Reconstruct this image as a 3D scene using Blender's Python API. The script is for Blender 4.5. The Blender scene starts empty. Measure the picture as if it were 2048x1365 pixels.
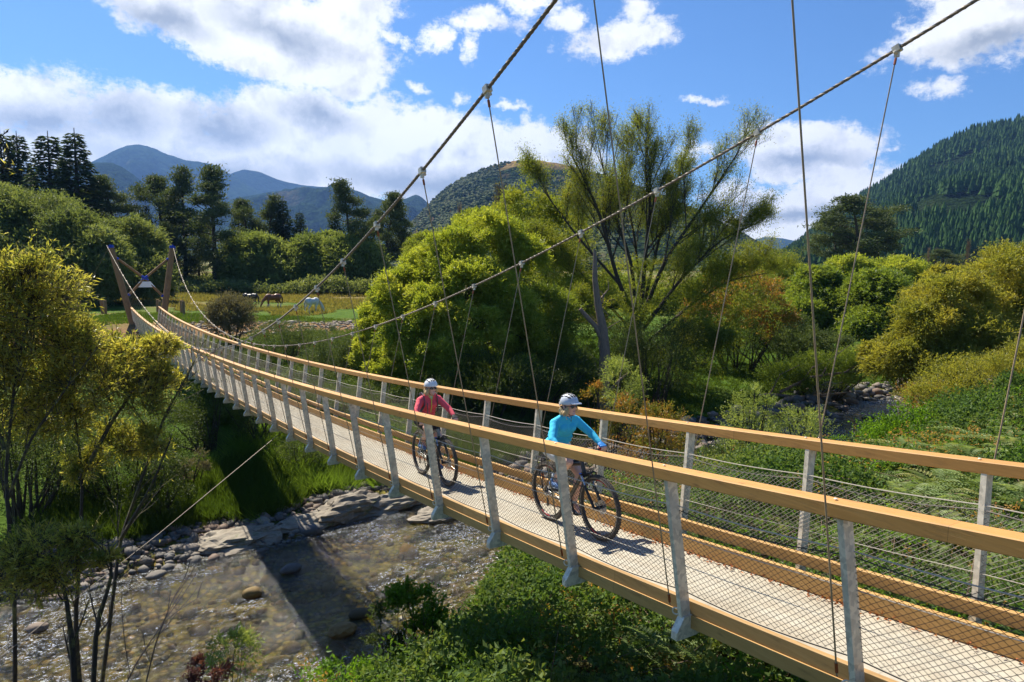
import bpy, math, random
import numpy as np
from mathutils import Matrix, Vector
random.seed(7)
RS = np.random.RandomState(11)
SC = bpy.context.scene
PI = math.pi
rad = math.radians

# ------------------------------------------------------------------ camera, sky, sun, exposure
CAM_H = 8.5
F_PX, PITCH, ROLL, YAW = 1415.54, 0.11232, 0.0117, 0.56403   # YAW: heading of the bridge, left of the view
cp, sp, cr, sr = math.cos(PITCH), math.sin(PITCH), math.cos(ROLL), math.sin(ROLL)
fwd = Vector((0, cp, -sp)); up0 = Vector((0, sp, cp)); rt0 = Vector((1, 0, 0))
rt = rt0 * cr + up0 * sr; up = -rt0 * sr + up0 * cr
cam_d = bpy.data.cameras.new('camera'); cam = bpy.data.objects.new('camera', cam_d)
SC.collection.objects.link(cam)
cam.matrix_world = Matrix(((rt.x, up.x, -fwd.x, 0), (rt.y, up.y, -fwd.y, 0), (rt.z, up.z, -fwd.z, CAM_H), (0, 0, 0, 1)))
cam_d.sensor_width = 36; cam_d.lens = F_PX / 2048 * 36; cam_d.clip_end = 30000; cam_d.clip_start = 0.05
SC.camera = cam

def ray(x, y):
    x2 = (x - 1024) / F_PX; v2 = (682.5 - y) / F_PX
    X = cr * x2 - sr * v2; v = sr * x2 + cr * v2
    return np.array([X, cp + sp * v, -sp + cp * v])
def at(x, y, D):                      # the point of the place D metres ahead seen in direction (x, y)
    r = ray(x, y); return r * (D / r[1]) + np.array([0, 0, CAM_H])
def at_z(x, y, z):
    r = ray(x, y); return r * ((z - CAM_H) / r[2]) + np.array([0, 0, CAM_H])
def azel(x, y):
    r = ray(x, y); r = r / np.linalg.norm(r); return math.atan2(r[0], r[1]), math.asin(r[2])

SUN_EL, SUN_AZ = rad(50), -(YAW + rad(5))
SUN = np.array([math.sin(SUN_AZ) * math.cos(SUN_EL), math.cos(SUN_AZ) * math.cos(SUN_EL), math.sin(SUN_EL)])
sd = bpy.data.lights.new('sun', 'SUN'); sd.energy = 5.0; sd.angle = rad(0.5); sd.color = (1.0, 0.925, 0.79)
so = bpy.data.objects.new('sun', sd); SC.collection.objects.link(so)
so.rotation_euler = Vector(SUN).to_track_quat('Z', 'Y').to_euler(); so.location = (-30, 30, 80)

SC.view_settings.view_transform = 'Standard'; SC.view_settings.look = 'None'
SC.view_settings.exposure = 0.93; SC.view_settings.gamma = 1.0
SC.cycles.max_bounces = 6; SC.cycles.diffuse_bounces = 4; SC.cycles.glossy_bounces = 3
SC.cycles.transmission_bounces = 3; SC.cycles.transparent_max_bounces = 12; SC.cycles.volume_bounces = 0
SC.cycles.sample_clamp_indirect = 4.0; SC.cycles.caustics_reflective = False; SC.cycles.caustics_refractive = False
SC.cycles.use_denoising = True

class NT:
    """short-hand for node trees"""
    def __init__(s, tree): s.t = tree; s.n = tree.nodes; s.l = tree.links
    def node(s, typ, **kw):
        n = s.n.new(typ)
        for k, v in kw.items():
            if k.startswith('i_'): s.put(n.inputs[k[2:].replace('_', ' ')], v)
            else: setattr(n, k, v)
        return n
    def put(s, sock, v):
        if hasattr(v, 'is_output') or isinstance(v, bpy.types.NodeSocket): s.l.new(v, sock)
        else: sock.default_value = v
    def m(s, op, a, b=0.0, c=None, clamp=False):
        n = s.n.new('ShaderNodeMath'); n.operation = op; n.use_clamp = clamp
        s.put(n.inputs[0], a); s.put(n.inputs[1], b)
        if c is not None: s.put(n.inputs[2], c)
        return n.outputs[0]
    def ramp(s, v, stops, interp='LINEAR'):
        n = s.n.new('ShaderNodeValToRGB'); n.color_ramp.interpolation = interp
        e = n.color_ramp.elements
        while len(e) < len(stops): e.new(0.5)
        for i, (p, c) in enumerate(stops):
            e[i].position = p; e[i].color = (c[0], c[1], c[2], 1) if hasattr(c, '__len__') else (c, c, c, 1)
        s.put(n.inputs[0], v); return n.outputs[0]
    def mix(s, f, a, b, typ='MIX'):
        n = s.n.new('ShaderNodeMix'); n.data_type = 'RGBA'; n.blend_type = typ; n.clamp_factor = True
        s.put(n.inputs[0], f)
        for k, v in ((6, a), (7, b)):
            if isinstance(v, (tuple, list)) and len(v) == 3: v = (*v, 1)
            s.put(n.inputs[k], v)
        return n.outputs[2]
    def noise(s, vec, scale, detail=4, rough=0.55, dist=0.0, col=False):
        n = s.n.new('ShaderNodeTexNoise'); s.put(n.inputs['Scale'], scale); n.inputs['Detail'].default_value = detail
        n.inputs['Roughness'].default_value = rough; n.inputs['Distortion'].default_value = dist
        if vec is not None: s.put(n.inputs['Vector'], vec)
        return n.outputs['Color' if col else 'Fac']
    def vor(s, vec, scale, feature='F1', out='Distance', rnd=1.0):
        n = s.n.new('ShaderNodeTexVoronoi'); n.feature = feature; s.put(n.inputs['Scale'], scale)
        n.inputs['Randomness'].default_value = rnd
        if vec is not None: s.put(n.inputs['Vector'], vec)
        return n.outputs[out]
    def mapping(s, vec, scale=(1, 1, 1), rot=(0, 0, 0), loc=(0, 0, 0)):
        n = s.n.new('ShaderNodeMapping'); n.inputs['Scale'].default_value = scale
        n.inputs['Rotation'].default_value = rot; n.inputs['Location'].default_value = loc
        s.put(n.inputs['Vector'], vec); return n.outputs[0]
    def bump(s, h, strength=0.3, dist=0.02, normal=None):
        n = s.n.new('ShaderNodeBump'); n.inputs['Strength'].default_value = strength
        n.inputs['Distance'].default_value = dist; s.put(n.inputs['Height'], h)
        if normal is not None: s.put(n.inputs['Normal'], normal)
        return n.outputs[0]

# sky: Nishita with a deck of clouds laid round the dome by compass bearing and height
W = bpy.data.worlds.new('World'); SC.world = W; W.use_nodes = True
w = NT(W.node_tree); w.n.clear()
sky = w.node('ShaderNodeTexSky', sky_type='NISHITA', sun_disc=False, sun_elevation=SUN_EL, sun_rotation=SUN_AZ % (2 * PI),
             altitude=300, air_density=1.0, dust_density=0.4, ozone_density=2.2)
tc = w.node('ShaderNodeTexCoord').outputs['Generated']
sx = w.node('ShaderNodeSeparateXYZ'); w.l.new(tc, sx.inputs[0])
AZ = w.m('ARCTAN2', sx.outputs[0], sx.outputs[1]); EL = w.m('ARCSINE', sx.outputs[2])
nz = w.noise(tc, 7.5, 12, 0.66, 0.1, col=True)
ns = w.node('ShaderNodeSeparateColor'); w.l.new(nz, ns.inputs[0])
nz2 = w.noise(tc, 24, 10, 0.72)
nz3 = w.noise(w.mapping(tc, (1, 1, 2.2)), 60, 8, 0.7)
azw = w.m('ADD', AZ, w.m('MULTIPLY', w.m('SUBTRACT', ns.outputs[0], 0.5), 0.13))
elw = w.m('ADD', EL, w.m('MULTIPLY', w.m('SUBTRACT', ns.outputs[1], 0.5), 0.085))
def blob(px, py, rx, ry, rot=0, soft=1.0, A=None, E=None):
    a0, e0 = azel(px, py); c, s_ = math.cos(rad(rot)), math.sin(rad(rot))
    A = azw if A is None else A; E = elw if E is None else E
    da = w.m('SUBTRACT', A, a0); de = w.m('SUBTRACT', E, e0)
    u = w.m('ADD', w.m('MULTIPLY', da, c * F_PX / rx), w.m('MULTIPLY', de, -s_ * F_PX / rx))
    v = w.m('ADD', w.m('MULTIPLY', da, s_ * F_PX / ry), w.m('MULTIPLY', de, c * F_PX / ry))
    r2 = w.m('ADD', w.m('MULTIPLY', u, u), w.m('MULTIPLY', v, v))
    return w.m('MULTIPLY', w.m('SUBTRACT', 1.0, w.m('SQRT', r2)), soft)
def union(bl):
    r = bl[0]
    for b in bl[1:]: r = w.m('MAXIMUM', r, b)
    return r
CL = [(430, 5, 330, 75, 8), (590, 75, 190, 95, 25), (660, 150, 100, 60, 25), (470, 95, 190, 50, 22), (700, 20, 90, 60, 0),
      (520, 330, 620, 95, 0), (640, 262, 300, 80, 0), (900, 285, 300, 70, 5), (1090, 300, 150, 62, 10), (110, 235, 130, 75, 0),
      (60, 200, 90, 42, 0), (235, 225, 110, 60, 0), (350, 235, 120, 50, 0), (1010, 370, 300, 60, 0),
      (880, 80, 34, 24, 0), (965, 48, 80, 22, 0), (965, 95, 24, 22, 40), (1225, 82, 120, 34, -8), (1120, 45, 30, 26, 0), (1265, 28, 38, 28, 20), (1060, 10, 60, 20, 0),
      (775, 72, 60, 16, 15), (845, 170, 28, 13, 15), (932, 190, 18, 12, 0), (1030, 212, 40, 10, 5), (738, 138, 12, 9, 0), (1390, 200, 36, 8, 3),
      (1955, 55, 150, 66, -5), (1600, 300, 150, 58, 3), (1665, 345, 80, 18, 0), (1872, 172, 40, 22, 0), (1700, 395, 180, 52, -6), (1500, 400, 110, 34, 0),
      (1620, 440, 160, 40, 0), (1400, 300, 60, 30, 0), (1770, 300, 22, 10, 0), (1540, 460, 220, 28, 0)]
cf = union([blob(*b, soft=(.34 if b[2] < 70 else .5 if b[2] < 135 else .85)) for b in CL])
cov = w.m('ADD', cf, w.m('MULTIPLY', w.m('SUBTRACT', w.m('ADD', w.m('ADD', w.m('MULTIPLY', ns.outputs[2], 0.45), w.m('MULTIPLY', nz2, 0.35)), w.m('MULTIPLY', nz3, .20)), 0.5), 2.5))
mr = w.node('ShaderNodeMapRange', interpolation_type='SMOOTHSTEP'); w.put(mr.inputs[0], cov); mr.inputs[1].default_value = -0.06; mr.inputs[2].default_value = 0.28
alpha = mr.outputs[0]
GR = [(245, 235, 110, 55, 0), (90, 245, 110, 45, 0), (450, 255, 130, 45, 5), (620, 235, 110, 35, 5), (420, 330, 330, 40, 5), (850, 375, 330, 45, 5), (560, 60, 150, 40, 15), (330, 30, 120, 35, 10),
      (1600, 322, 120, 22, 0), (1980, 90, 130, 28, 0), (1620, 425, 200, 20, 0)]
gs = w.m('MAXIMUM', union([blob(*b) for b in GR]), 0.0)
fine = w.noise(tc, 14, 10, 0.62, 0.2)
g1 = w.m('MULTIPLY', w.m('MULTIPLY', gs, 1.25), w.m('ADD', 0.35, w.m('MULTIPLY', fine, 1.1)), clamp=True)
g2 = w.m('MULTIPLY', w.m('SUBTRACT', fine, 0.45), 1.8, clamp=True)
va = w.node('ShaderNodeVectorMath', operation='ADD'); w.l.new(tc, va.inputs[0]); va.inputs[1].default_value = (-0.012, 0.0, 0.022)
eA = w.noise(tc, 9.0, 9, 0.6); eB = w.noise(va.outputs[0], 9.0, 9, 0.6)
emb = w.m('MULTIPLY', w.m('SUBTRACT', eB, eA), 5.5, clamp=True)
ccol = w.mix(g2, (1.0, 1.0, 0.99), (0.74, 0.76, 0.80))
ccol = w.mix(w.m('MULTIPLY', emb, .9), ccol, (0.50, 0.53, 0.59))
ccol = w.mix(w.m('MULTIPLY', g1, 1.0), ccol, (0.36, 0.40, 0.46))
bg1 = w.node('ShaderNodeBackground', i_Strength=0.068)
# cloud-free sky: a slightly deeper blue overhead than the plain model gives
skyc = w.mix(0.9, sky.outputs[0], (0.40, 0.69, 1.02), 'MULTIPLY')
w.l.new(skyc, bg1.inputs[0])
bg2 = w.node('ShaderNodeBackground', i_Strength=0.64); w.l.new(ccol, bg2.inputs[0])
mx = w.node('ShaderNodeMixShader'); w.l.new(alpha, mx.inputs[0]); w.l.new(bg1.outputs[0], mx.inputs[1]); w.l.new(bg2.outputs[0], mx.inputs[2])
wo = w.node('ShaderNodeOutputWorld'); w.l.new(mx.outputs[0], wo.inputs[0])
W.cycles.sampling_method = 'MANUAL'; W.cycles.sample_map_resolution = 512

# ------------------------------------------------------------------ helpers
def setp(o, label=None, cat=None, group=None, kind=None):
    if label: o['label'] = label
    if cat: o['category'] = cat
    if group: o['group'] = group
    if kind: o['kind'] = kind
    return o
def empty(name, loc=(0, 0, 0), rz=0.0, parent=None):
    o = bpy.data.objects.new(name, None); SC.collection.objects.link(o)
    o.location = loc; o.rotation_euler = (0, 0, rz); o.empty_display_size = 0.2
    if parent: o.parent = parent
    return o
def nrm(v):
    v = np.asarray(v, float); return v / (np.linalg.norm(v, axis=-1, keepdims=True) + 1e-12)

class MB:
    """collects shapes, builds one mesh"""
    def __init__(s): s.V = []; s.F = []; s.n = 0; s.R = []
    def add(s, V, F, r=None):
        V = np.asarray(V, float).reshape(-1, 3); F = np.asarray(F, int)
        s.V.append(V); s.F.append(F + s.n); s.n += len(V)
        s.R.append(np.full(len(F), 0.5) if r is None else np.broadcast_to(r, (len(F),)))
        return s
    def box(s, c, size, R=None):
        x, y, z = np.array(size) / 2
        V = np.array([[-x, -y, -z], [x, -y, -z], [x, y, -z], [-x, y, -z], [-x, -y, z], [x, -y, z], [x, y, z], [-x, y, z]])
        if R is not None: V = V @ np.asarray(R).T
        return s.add(V + np.array(c), [[0, 3, 2, 1], [4, 5, 6, 7], [0, 1, 5, 4], [1, 2, 6, 5], [2, 3, 7, 6], [3, 0, 4, 7]])
    def bar(s, p0, p1, w_, h_, upv=(0, 0, 1)):
        p0 = np.array(p0, float); p1 = np.array(p1, float); d = nrm(p1 - p0); u = np.array(upv, float)
        x = nrm(np.cross(d, u)); z = np.cross(x, d)
        return s.box((p0 + p1) / 2, (w_, np.linalg.norm(p1 - p0), h_), np.stack([x, d, z], 1))
    def sweep(s, path, prof, ref=(0, 0, 1), cap=True):
        """profile points (x: across, z: up) carried along a path, 'across' kept level"""
        P = np.array(path, float); T = np.gradient(P, axis=0); T = nrm(T); X = nrm(np.cross(T, np.array(ref, float))); Z = np.cross(X, T)
        pr = np.array(prof, float); k = len(pr); n = len(P)
        V = (P[:, None, :] + X[:, None, :] * pr[None, :, 0:1] + Z[:, None, :] * pr[None, :, 1:2]).reshape(-1, 3)
        i = np.arange(n - 1)[:, None] * k; j = np.arange(k)[None, :]; j2 = (j + 1) % k
        F = np.stack([i + j, i + j2, i + k + j2, i + k + j], -1).reshape(-1, 4)
        s.add(V, F)
        if cap and k == 4: s.add(V[:4], [[3, 2, 1, 0]]); s.add(V[-4:], [[0, 1, 2, 3]])
        return s
    def tube(s, path, r, k=8, r_lobes=0.0, twist=0.0, r_att=None):
        P = np.array(path, float); n = len(P); r = np.broadcast_to(np.asarray(r, float), (n,))
        T = nrm(np.gradient(P, axis=0) if n > 2 else np.repeat(P[1:2] - P[0:1], 2, 0))
        ref = np.array([0.31, 0.17, 0.93]) if abs(T[0][2]) < 0.85 else np.array([0.9, 0.3, 0.1])
        X = nrm(np.cross(T, ref)); Y = np.cross(T, X)
        a = np.arange(k) / k * 2 * PI
        if twist:
            L = np.concatenate([[0], np.cumsum(np.linalg.norm(np.diff(P, axis=0), axis=1))]); A = a[None, :] + L[:, None] * twist
        else: A = np.repeat(a[None, :], n, 0)
        rr = r[:, None] * (1 + r_lobes * np.where(np.arange(k) % 2 == 0, 1, -1)[None, :])
        V = (P[:, None, :] + X[:, None, :] * (np.cos(A) * rr)[..., None] + Y[:, None, :] * (np.sin(A) * rr)[..., None]).reshape(-1, 3)
        i = np.arange(n - 1)[:, None] * k; j = np.arange(k)[None, :]; j2 = (j + 1) % k
        F = np.stack([i + j, i + j2, i + k + j2, i + k + j], -1).reshape(-1, 4); s.add(V, F, r_att)
        for e, o_ in ((0, -1), (n - 1, 1)):
            c = P[e]; ring = V[e * k:(e + 1) * k]; VV = np.vstack([ring, c[None]])
            jj = np.arange(k); FF = np.stack([jj, (jj + 1) % k, np.full(k, k)], 1)
            s.add(VV, FF if o_ > 0 else FF[:, ::-1], r_att)
        return s
    def sticks(s, A, B, ra, rb, k=3, r_att=None):
        A = np.asarray(A, float); B = np.asarray(B, float); n = len(A)
        if n == 0: return s
        T = nrm(B - A); ref = np.where(np.abs(T[:, 2:3]) < 0.9, np.array([[0, 0, 1.0]]), np.array([[1.0, 0, 0]]))
        X = nrm(np.cross(T, ref)); Y = np.cross(T, X); ra = np.broadcast_to(ra, (n,)); rb = np.broadcast_to(rb, (n,))
        a = np.arange(k) / k * 2 * PI; c, q = np.cos(a), np.sin(a)
        D = X[:, None, :] * c[None, :, None] + Y[:, None, :] * q[None, :, None]
        V = np.concatenate([A[:, None] + D * ra[:, None, None], B[:, None] + D * rb[:, None, None]], 1).reshape(-1, 3)
        i = np.arange(n)[:, None] * 2 * k; j = np.arange(k)[None]; j2 = (j + 1) % k
        F = np.stack([i + j, i + j2, i + k + j2, i + k + j], -1).reshape(-1, 4)
        return s.add(V, F, None if r_att is None else np.repeat(r_att, k))
    def leaves(s, C, A, N_, L, Wd, r_att):
        """one folded diamond per leaf: base C, axis A, face normal N_"""
        A = nrm(A); X = nrm(np.cross(A, N_)); Nn = np.cross(X, A); L = np.broadcast_to(L, (len(C),))[:, None]; Wd = np.broadcast_to(Wd, (len(C),))[:, None]
        mid = C + A * L * 0.45; f = Nn * Wd * 0.25
        V = np.stack([C, mid + X * Wd / 2 + f, C + A * L, mid - X * Wd / 2 + f], 1).reshape(-1, 3)
        i = np.arange(len(C))[:, None] * 4
        return s.add(V, i + np.array([[0, 1, 2, 3]]), r_att)
    def ell(s, c, r, R=None, nu=12, nv=8):
        th = np.linspace(0, PI, nv + 1); ph = np.arange(nu) / nu * 2 * PI
        V = np.stack([np.sin(th)[:, None] * np.cos(ph), np.sin(th)[:, None] * np.sin(ph), np.cos(th)[:, None] + 0 * ph], -1).reshape(-1, 3) * np.array(r)
        if R is not None: V = V @ np.asarray(R).T
        i = np.arange(nv)[:, None] * nu; j = np.arange(nu)[None]; j2 = (j + 1) % nu
        F = np.stack([i + j, i + nu + j, i + nu + j2, i + j2], -1).reshape(-1, 4)
        return s.add(V + np.array(c), F)
    def cap(s, p0, p1, r0, r1, k=12):
        """capsule with tapering radius"""
        p0 = np.array(p0, float); p1 = np.array(p1, float); d = nrm(p1 - p0)
        a = np.linspace(-PI / 2, 0, 5); b = np.linspace(0, PI / 2, 5)
        path = [p0 + d * r0 * math.sin(t) for t in a] + [p1 + d * r1 * math.sin(t) for t in b]
        rr = [max(r0 * math.cos(t), 1e-4) for t in a] + [max(r1 * math.cos(t), 1e-4) for t in b]
        T = d; ref = np.array([0, 0, 1.0]) if abs(T[2]) < 0.9 else np.array([1.0, 0, 0]); X = nrm(np.cross(T, ref)); Y = np.cross(T, X)
        ang = np.arange(k) / k * 2 * PI; P = np.array(path); rr = np.array(rr)
        V = (P[:, None] + (X[None, None] * np.cos(ang)[None, :, None] + Y[None, None] * np.sin(ang)[None, :, None]) * rr[:, None, None]).reshape(-1, 3)
        n = len(P); i = np.arange(n - 1)[:, None] * k; j = np.arange(k)[None]; j2 = (j + 1) % k
        return s.add(V, np.stack([i + j, i + j2, i + k + j2, i + k + j], -1).reshape(-1, 4))
    def build(s, name, mat, parent=None, smooth=False, att=False):
        me = bpy.data.meshes.new(name)
        if s.n:
            V = np.concatenate(s.V); lt = np.concatenate([np.full(len(f), f.shape[1]) for f in s.F]); lo = np.concatenate([f.ravel() for f in s.F])
            me.vertices.add(len(V)); me.vertices.foreach_set('co', V.astype(np.float32).ravel())
            me.loops.add(len(lo)); me.loops.foreach_set('vertex_index', lo.astype(np.int32))
            me.polygons.add(len(lt)); me.polygons.foreach_set('loop_start', np.concatenate([[0], np.cumsum(lt)[:-1]]).astype(np.int32))
            me.polygons.foreach_set('use_smooth', np.full(len(lt), smooth))
            if att:
                a = me.attributes.new('rnd', 'FLOAT', 'FACE'); a.data.foreach_set('value', np.concatenate(s.R).astype(np.float32))
            me.update(calc_edges=True); me.validate()
        if mat: me.materials.append(mat)
        o = bpy.data.objects.new(name, me); SC.collection.objects.link(o)
        if parent: o.parent = parent
        return o
def remeshed(mb, name, mat, parent=None, voxel=0.01, smooth=3):
    """fuse the collected shapes into ONE continuous skin"""
    o = mb.build(name, None, None)
    m = o.modifiers.new('r', 'REMESH'); m.mode = 'VOXEL'; m.voxel_size = voxel
    if smooth: k = o.modifiers.new('s', 'SMOOTH'); k.iterations = smooth; k.factor = 0.5
    dg = bpy.context.evaluated_depsgraph_get(); dg.update()
    me = bpy.data.meshes.new_from_object(o.evaluated_get(dg)); me.name = name
    old = o.data; o.modifiers.clear(); o.data = me; bpy.data.meshes.remove(old)
    me.polygons.foreach_set('use_smooth', np.ones(len(me.polygons), bool)); me.materials.clear()
    if mat: me.materials.append(mat)
    if parent: o.parent = parent
    return o
def dup(root, loc=None, rz=None, scale=None, label=None):
    def cpy(o, par):
        c = o.copy(); SC.collection.objects.link(c); c.parent = par
        for ch in o.children: cpy(ch, c)
        return c
    r = cpy(root, None)
    if loc is not None: r.location = loc
    if rz is not None: r.rotation_euler = (0, 0, rz)
    if scale is not None: r.scale = scale if hasattr(scale, '__len__') else (scale,) * 3
    if label: r['label'] = label
    return r

def _h(i, j, k, seed):
    v = (i * 374761393 + j * 668265263 + k * 2147483647 + seed * 974711) & 0xFFFFFFFF
    v = ((v ^ (v >> 13)) * 1274126177) & 0xFFFFFFFF
    return ((v ^ (v >> 16)) & 0xFFFF) / 65535.0
def vn(P, seed=0):
    P = np.asarray(P, float); I = np.floor(P).astype(np.int64); f = P - I; f = f * f * (3 - 2 * f); r = 0
    for a in (0, 1):
        for b in (0, 1):
            for c in (0, 1):
                wt = (f[..., 0] if a else 1 - f[..., 0]) * (f[..., 1] if b else 1 - f[..., 1]) * (f[..., 2] if c else 1 - f[..., 2])
                r = r + wt * _h(I[..., 0] + a, I[..., 1] + b, I[..., 2] + c, seed)
    return r
def fbm(P, oct_=4, seed=0, gain=0.5):
    P = np.asarray(P, float); r = 0; a = 1; t = 0
    for o_ in range(oct_): r = r + a * vn(P, seed + o_ * 17); t += a; a *= gain; P = P * 2.03
    return r / t
def xyz0(X, Y, z=0.0): return np.stack([X, Y, np.zeros_like(X) + z], -1)

# ------------------------------------------------------------------ materials
def newmat(name):
    m = bpy.data.materials.new(name); m.use_nodes = True; t = NT(m.node_tree); t.n.clear()
    out = t.node('ShaderNodeOutputMaterial'); return m, t, out
def princ(t, out, **kw):
    b = t.node('ShaderNodeBsdfPrincipled')
    for k, v in kw.items(): t.put(b.inputs[k.replace('_', ' ')], v if not (isinstance(v, tuple) and len(v) == 3) else (*v, 1))
    t.l.new(b.outputs[0], out.inputs[0]); return b
def plain(name, col, rough=0.6, metal=0.0, var=0.12, scale=8.0, bump=0.0, coat=0.0):
    m, t, out = newmat(name); co = t.node('ShaderNodeTexCoord').outputs['Object']
    n = t.noise(co, scale, 5, 0.6)
    c = t.mix(n, tuple(x * (1 - var * 2) for x in col), tuple(min(1, x * (1 + var * 2)) for x in col))
    kw = dict(Base_Color=c, Roughness=t.m('ADD', rough - 0.08, t.m('MULTIPLY', n, 0.16)), Metallic=metal, Coat_Weight=coat)
    if bump: kw['Normal'] = t.bump(t.noise(co, scale * 4, 4), bump, 0.01)
    princ(t, out, **kw); return m
def leafmat(name, cols, transl=0.45, rough=0.5, patch=0.35, spec=0.5, pscale=0.5, gain=1.9):
    """leaves: colour differs leaf by leaf and branch by branch; light passes through"""
    m, t, out = newmat(name); cols = [tuple(min(.6, x * gain) for x in c) for c in cols]
    a = t.node('ShaderNodeAttribute', attribute_name='rnd').outputs['Fac']
    co = t.node('ShaderNodeTexCoord').outputs['Object']
    n = t.noise(co, pscale, 3, 0.6)
    f = t.m('ADD', t.m('MULTIPLY', a, 1 - patch), t.m('MULTIPLY', t.m('MULTIPLY', t.m('SUBTRACT', n, 0.3), 2.5, clamp=True), patch), clamp=True)
    c = t.ramp(f, [(i / (len(cols) - 1), x) for i, x in enumerate(cols)])
    b = t.node('ShaderNodeBsdfPrincipled'); t.l.new(c, b.inputs['Base Color']); b.inputs['Roughness'].default_value = rough
    b.inputs['Specular IOR Level'].default_value = spec * .6
    tr = t.node('ShaderNodeBsdfTranslucent'); c2 = t.mix(1.0, c, (1.25, 1.15, 0.55), 'MULTIPLY'); t.l.new(c2, tr.inputs[0])
    ms = t.node('ShaderNodeMixShader', i_Fac=min(.62, transl + .1)); t.l.new(b.outputs[0], ms.inputs[1]); t.l.new(tr.outputs[0], ms.inputs[2])
    t.l.new(ms.outputs[0], out.inputs[0]); return m
def barkmat(name, c1, c2, scale=6.0, moss=None):
    m, t, out = newmat(name); co = t.node('ShaderNodeTexCoord').outputs['Object']
    mp = t.mapping(co, (scale * 2, scale * 2, scale * 0.5)); n = t.noise(mp, 1.5, 6, 0.65, 0.6)
    c = t.mix(t.m('MULTIPLY', t.m('SUBTRACT', n, 0.3), 2.5, clamp=True), c1, c2)
    if moss: c = t.mix(t.m('MULTIPLY', t.m('SUBTRACT', t.noise(co, 3.0, 6, 0.7), 0.5), 6, clamp=True), c, moss)
    princ(t, out, Base_Color=c, Roughness=0.9, Normal=t.bump(n, 0.8, 0.03)); return m
def woodmat(name, c1, c2, knots=True):
    m, t, out = newmat(name); co = t.node('ShaderNodeTexCoord').outputs['Object']
    g = t.noise(t.mapping(co, (30, 1.3, 30)), 1.4, 5, 0.6, 1.2)
    big = t.noise(t.mapping(co, (3, 0.55, 3)), 1.0, 3, 0.5)
    sy = t.node('ShaderNodeSeparateXYZ'); t.l.new(co, sy.inputs[0]); yb = t.m('ADD', t.m('MULTIPLY', sy.outputs[1], 1 / 3.0), .21); wn = t.node('ShaderNodeTexWhiteNoise', noise_dimensions='1D'); t.l.new(t.m('FLOOR', yb), wn.inputs['W'])
    c = t.mix(t.m('MULTIPLY', t.m('SUBTRACT', g, 0.25), 1.9, clamp=True), c1, tuple(x * .82 for x in c2))
    c = t.mix(t.m('MULTIPLY', wn.outputs[0], .5), c, tuple(x * .6 for x in c2)); jt = t.m('FRACT', yb); c = t.mix(t.m('SUBTRACT', 1.0, t.m('MULTIPLY', jt, 600, clamp=True)), c, (0.05, 0.03, 0.015))
    c = t.mix(t.m('MULTIPLY', t.m('SUBTRACT', big, 0.35), 1.6, clamp=True), c, tuple(x * 0.72 for x in c2))
    # board to board difference every 2.4 m and dark knots
    if knots:
        k = t.vor(t.mapping(co, (7, 2.4, 7)), 1.0); kk = t.m('SUBTRACT', 1.0, t.m('MULTIPLY', k, 9.0, clamp=True))
        c = t.mix(t.m('MULTIPLY', kk, 0.75), c, (0.10, 0.045, 0.015))
        st = t.noise(t.mapping(co, (9, 2, 9)), 2.0, 6, 0.7); c = t.mix(t.m('MULTIPLY', t.m('SUBTRACT', st, 0.54), 2.4, clamp=True), c, (0.16, 0.085, 0.035))
    princ(t, out, Base_Color=c, Roughness=0.62, Normal=t.bump(g, 0.25, 0.004)); return m
def galv(name, base=(0.72, 0.64, 0.49)):
    m, t, out = newmat(name); co = t.node('ShaderNodeTexCoord').outputs['Object']
    v = t.vor(co, 28.0, 'F1', 'Color'); n = t.noise(co, 9, 5, 0.65)
    s_ = t.node('ShaderNodeSeparateColor'); t.l.new(v, s_.inputs[0])
    f = t.m('ADD', t.m('MULTIPLY', s_.outputs[0], 0.35), t.m('MULTIPLY', n, 0.65))
    c = t.ramp(f, [(0.25, tuple(x * 0.72 for x in base)), (0.75, tuple(min(1, x * 1.3) for x in base))])
    c = t.mix(t.m('MULTIPLY', t.m('SUBTRACT', t.noise(co, 5, 6, 0.7), 0.62), 5, clamp=True), c, (0.30, 0.27, 0.20))
    princ(t, out, Base_Color=c, Metallic=0.12, Roughness=0.5, Normal=t.bump(n, 0.1, 0.003)); return m

M = {}
M['rail'] = woodmat('rail_timber', (0.70, 0.38, 0.11), (0.60, 0.29, 0.065), knots=True)
M['kerb'] = woodmat('kerb_timber', (0.68, 0.41, 0.14), (0.58, 0.32, 0.09))
M['beam'] = woodmat('beam_timber', (0.56, 0.35, 0.13), (0.44, 0.25, 0.08))
M['galv'] = galv('galvanised_steel'); M['wire'] = plain('steel_wire', (0.50, 0.45, 0.37), 0.6, 0.0, 0.1, 30)
M['cable'] = plain('cable_steel', (0.20, 0.165, 0.125), 0.6, 0.3, 0.2, 12)
M['hanger'] = plain('hanger_cable', (0.40, 0.29, 0.17), 0.5, 0.2, 0.2, 12)
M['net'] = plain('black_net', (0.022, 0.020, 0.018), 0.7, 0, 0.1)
M['netgrey'] = plain('grey_net', (0.24, 0.21, 0.18), 0.7, 0, 0.1)  # lighter grey than the near side's net, used on the far side
M['copper'] = plain('copper_ferrule', (0.36, 0.10, 0.04), 0.45, 0.5, 0.1)
M['pole'] = barkmat('pole_timber', (0.36, 0.205, 0.09), (0.22, 0.125, 0.055), 3.0)
M['blue'] = plain('blue_steel', (0.012, 0.05, 0.42), 0.4, 0.1, 0.05)
M['white'] = plain('white_sign', (0.9, 0.9, 0.9), 0.5, 0, 0.03)
M['concrete'] = plain('concrete', (0.44, 0.42, 0.38), 0.85, 0, 0.12, 5, 0.3)
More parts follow.
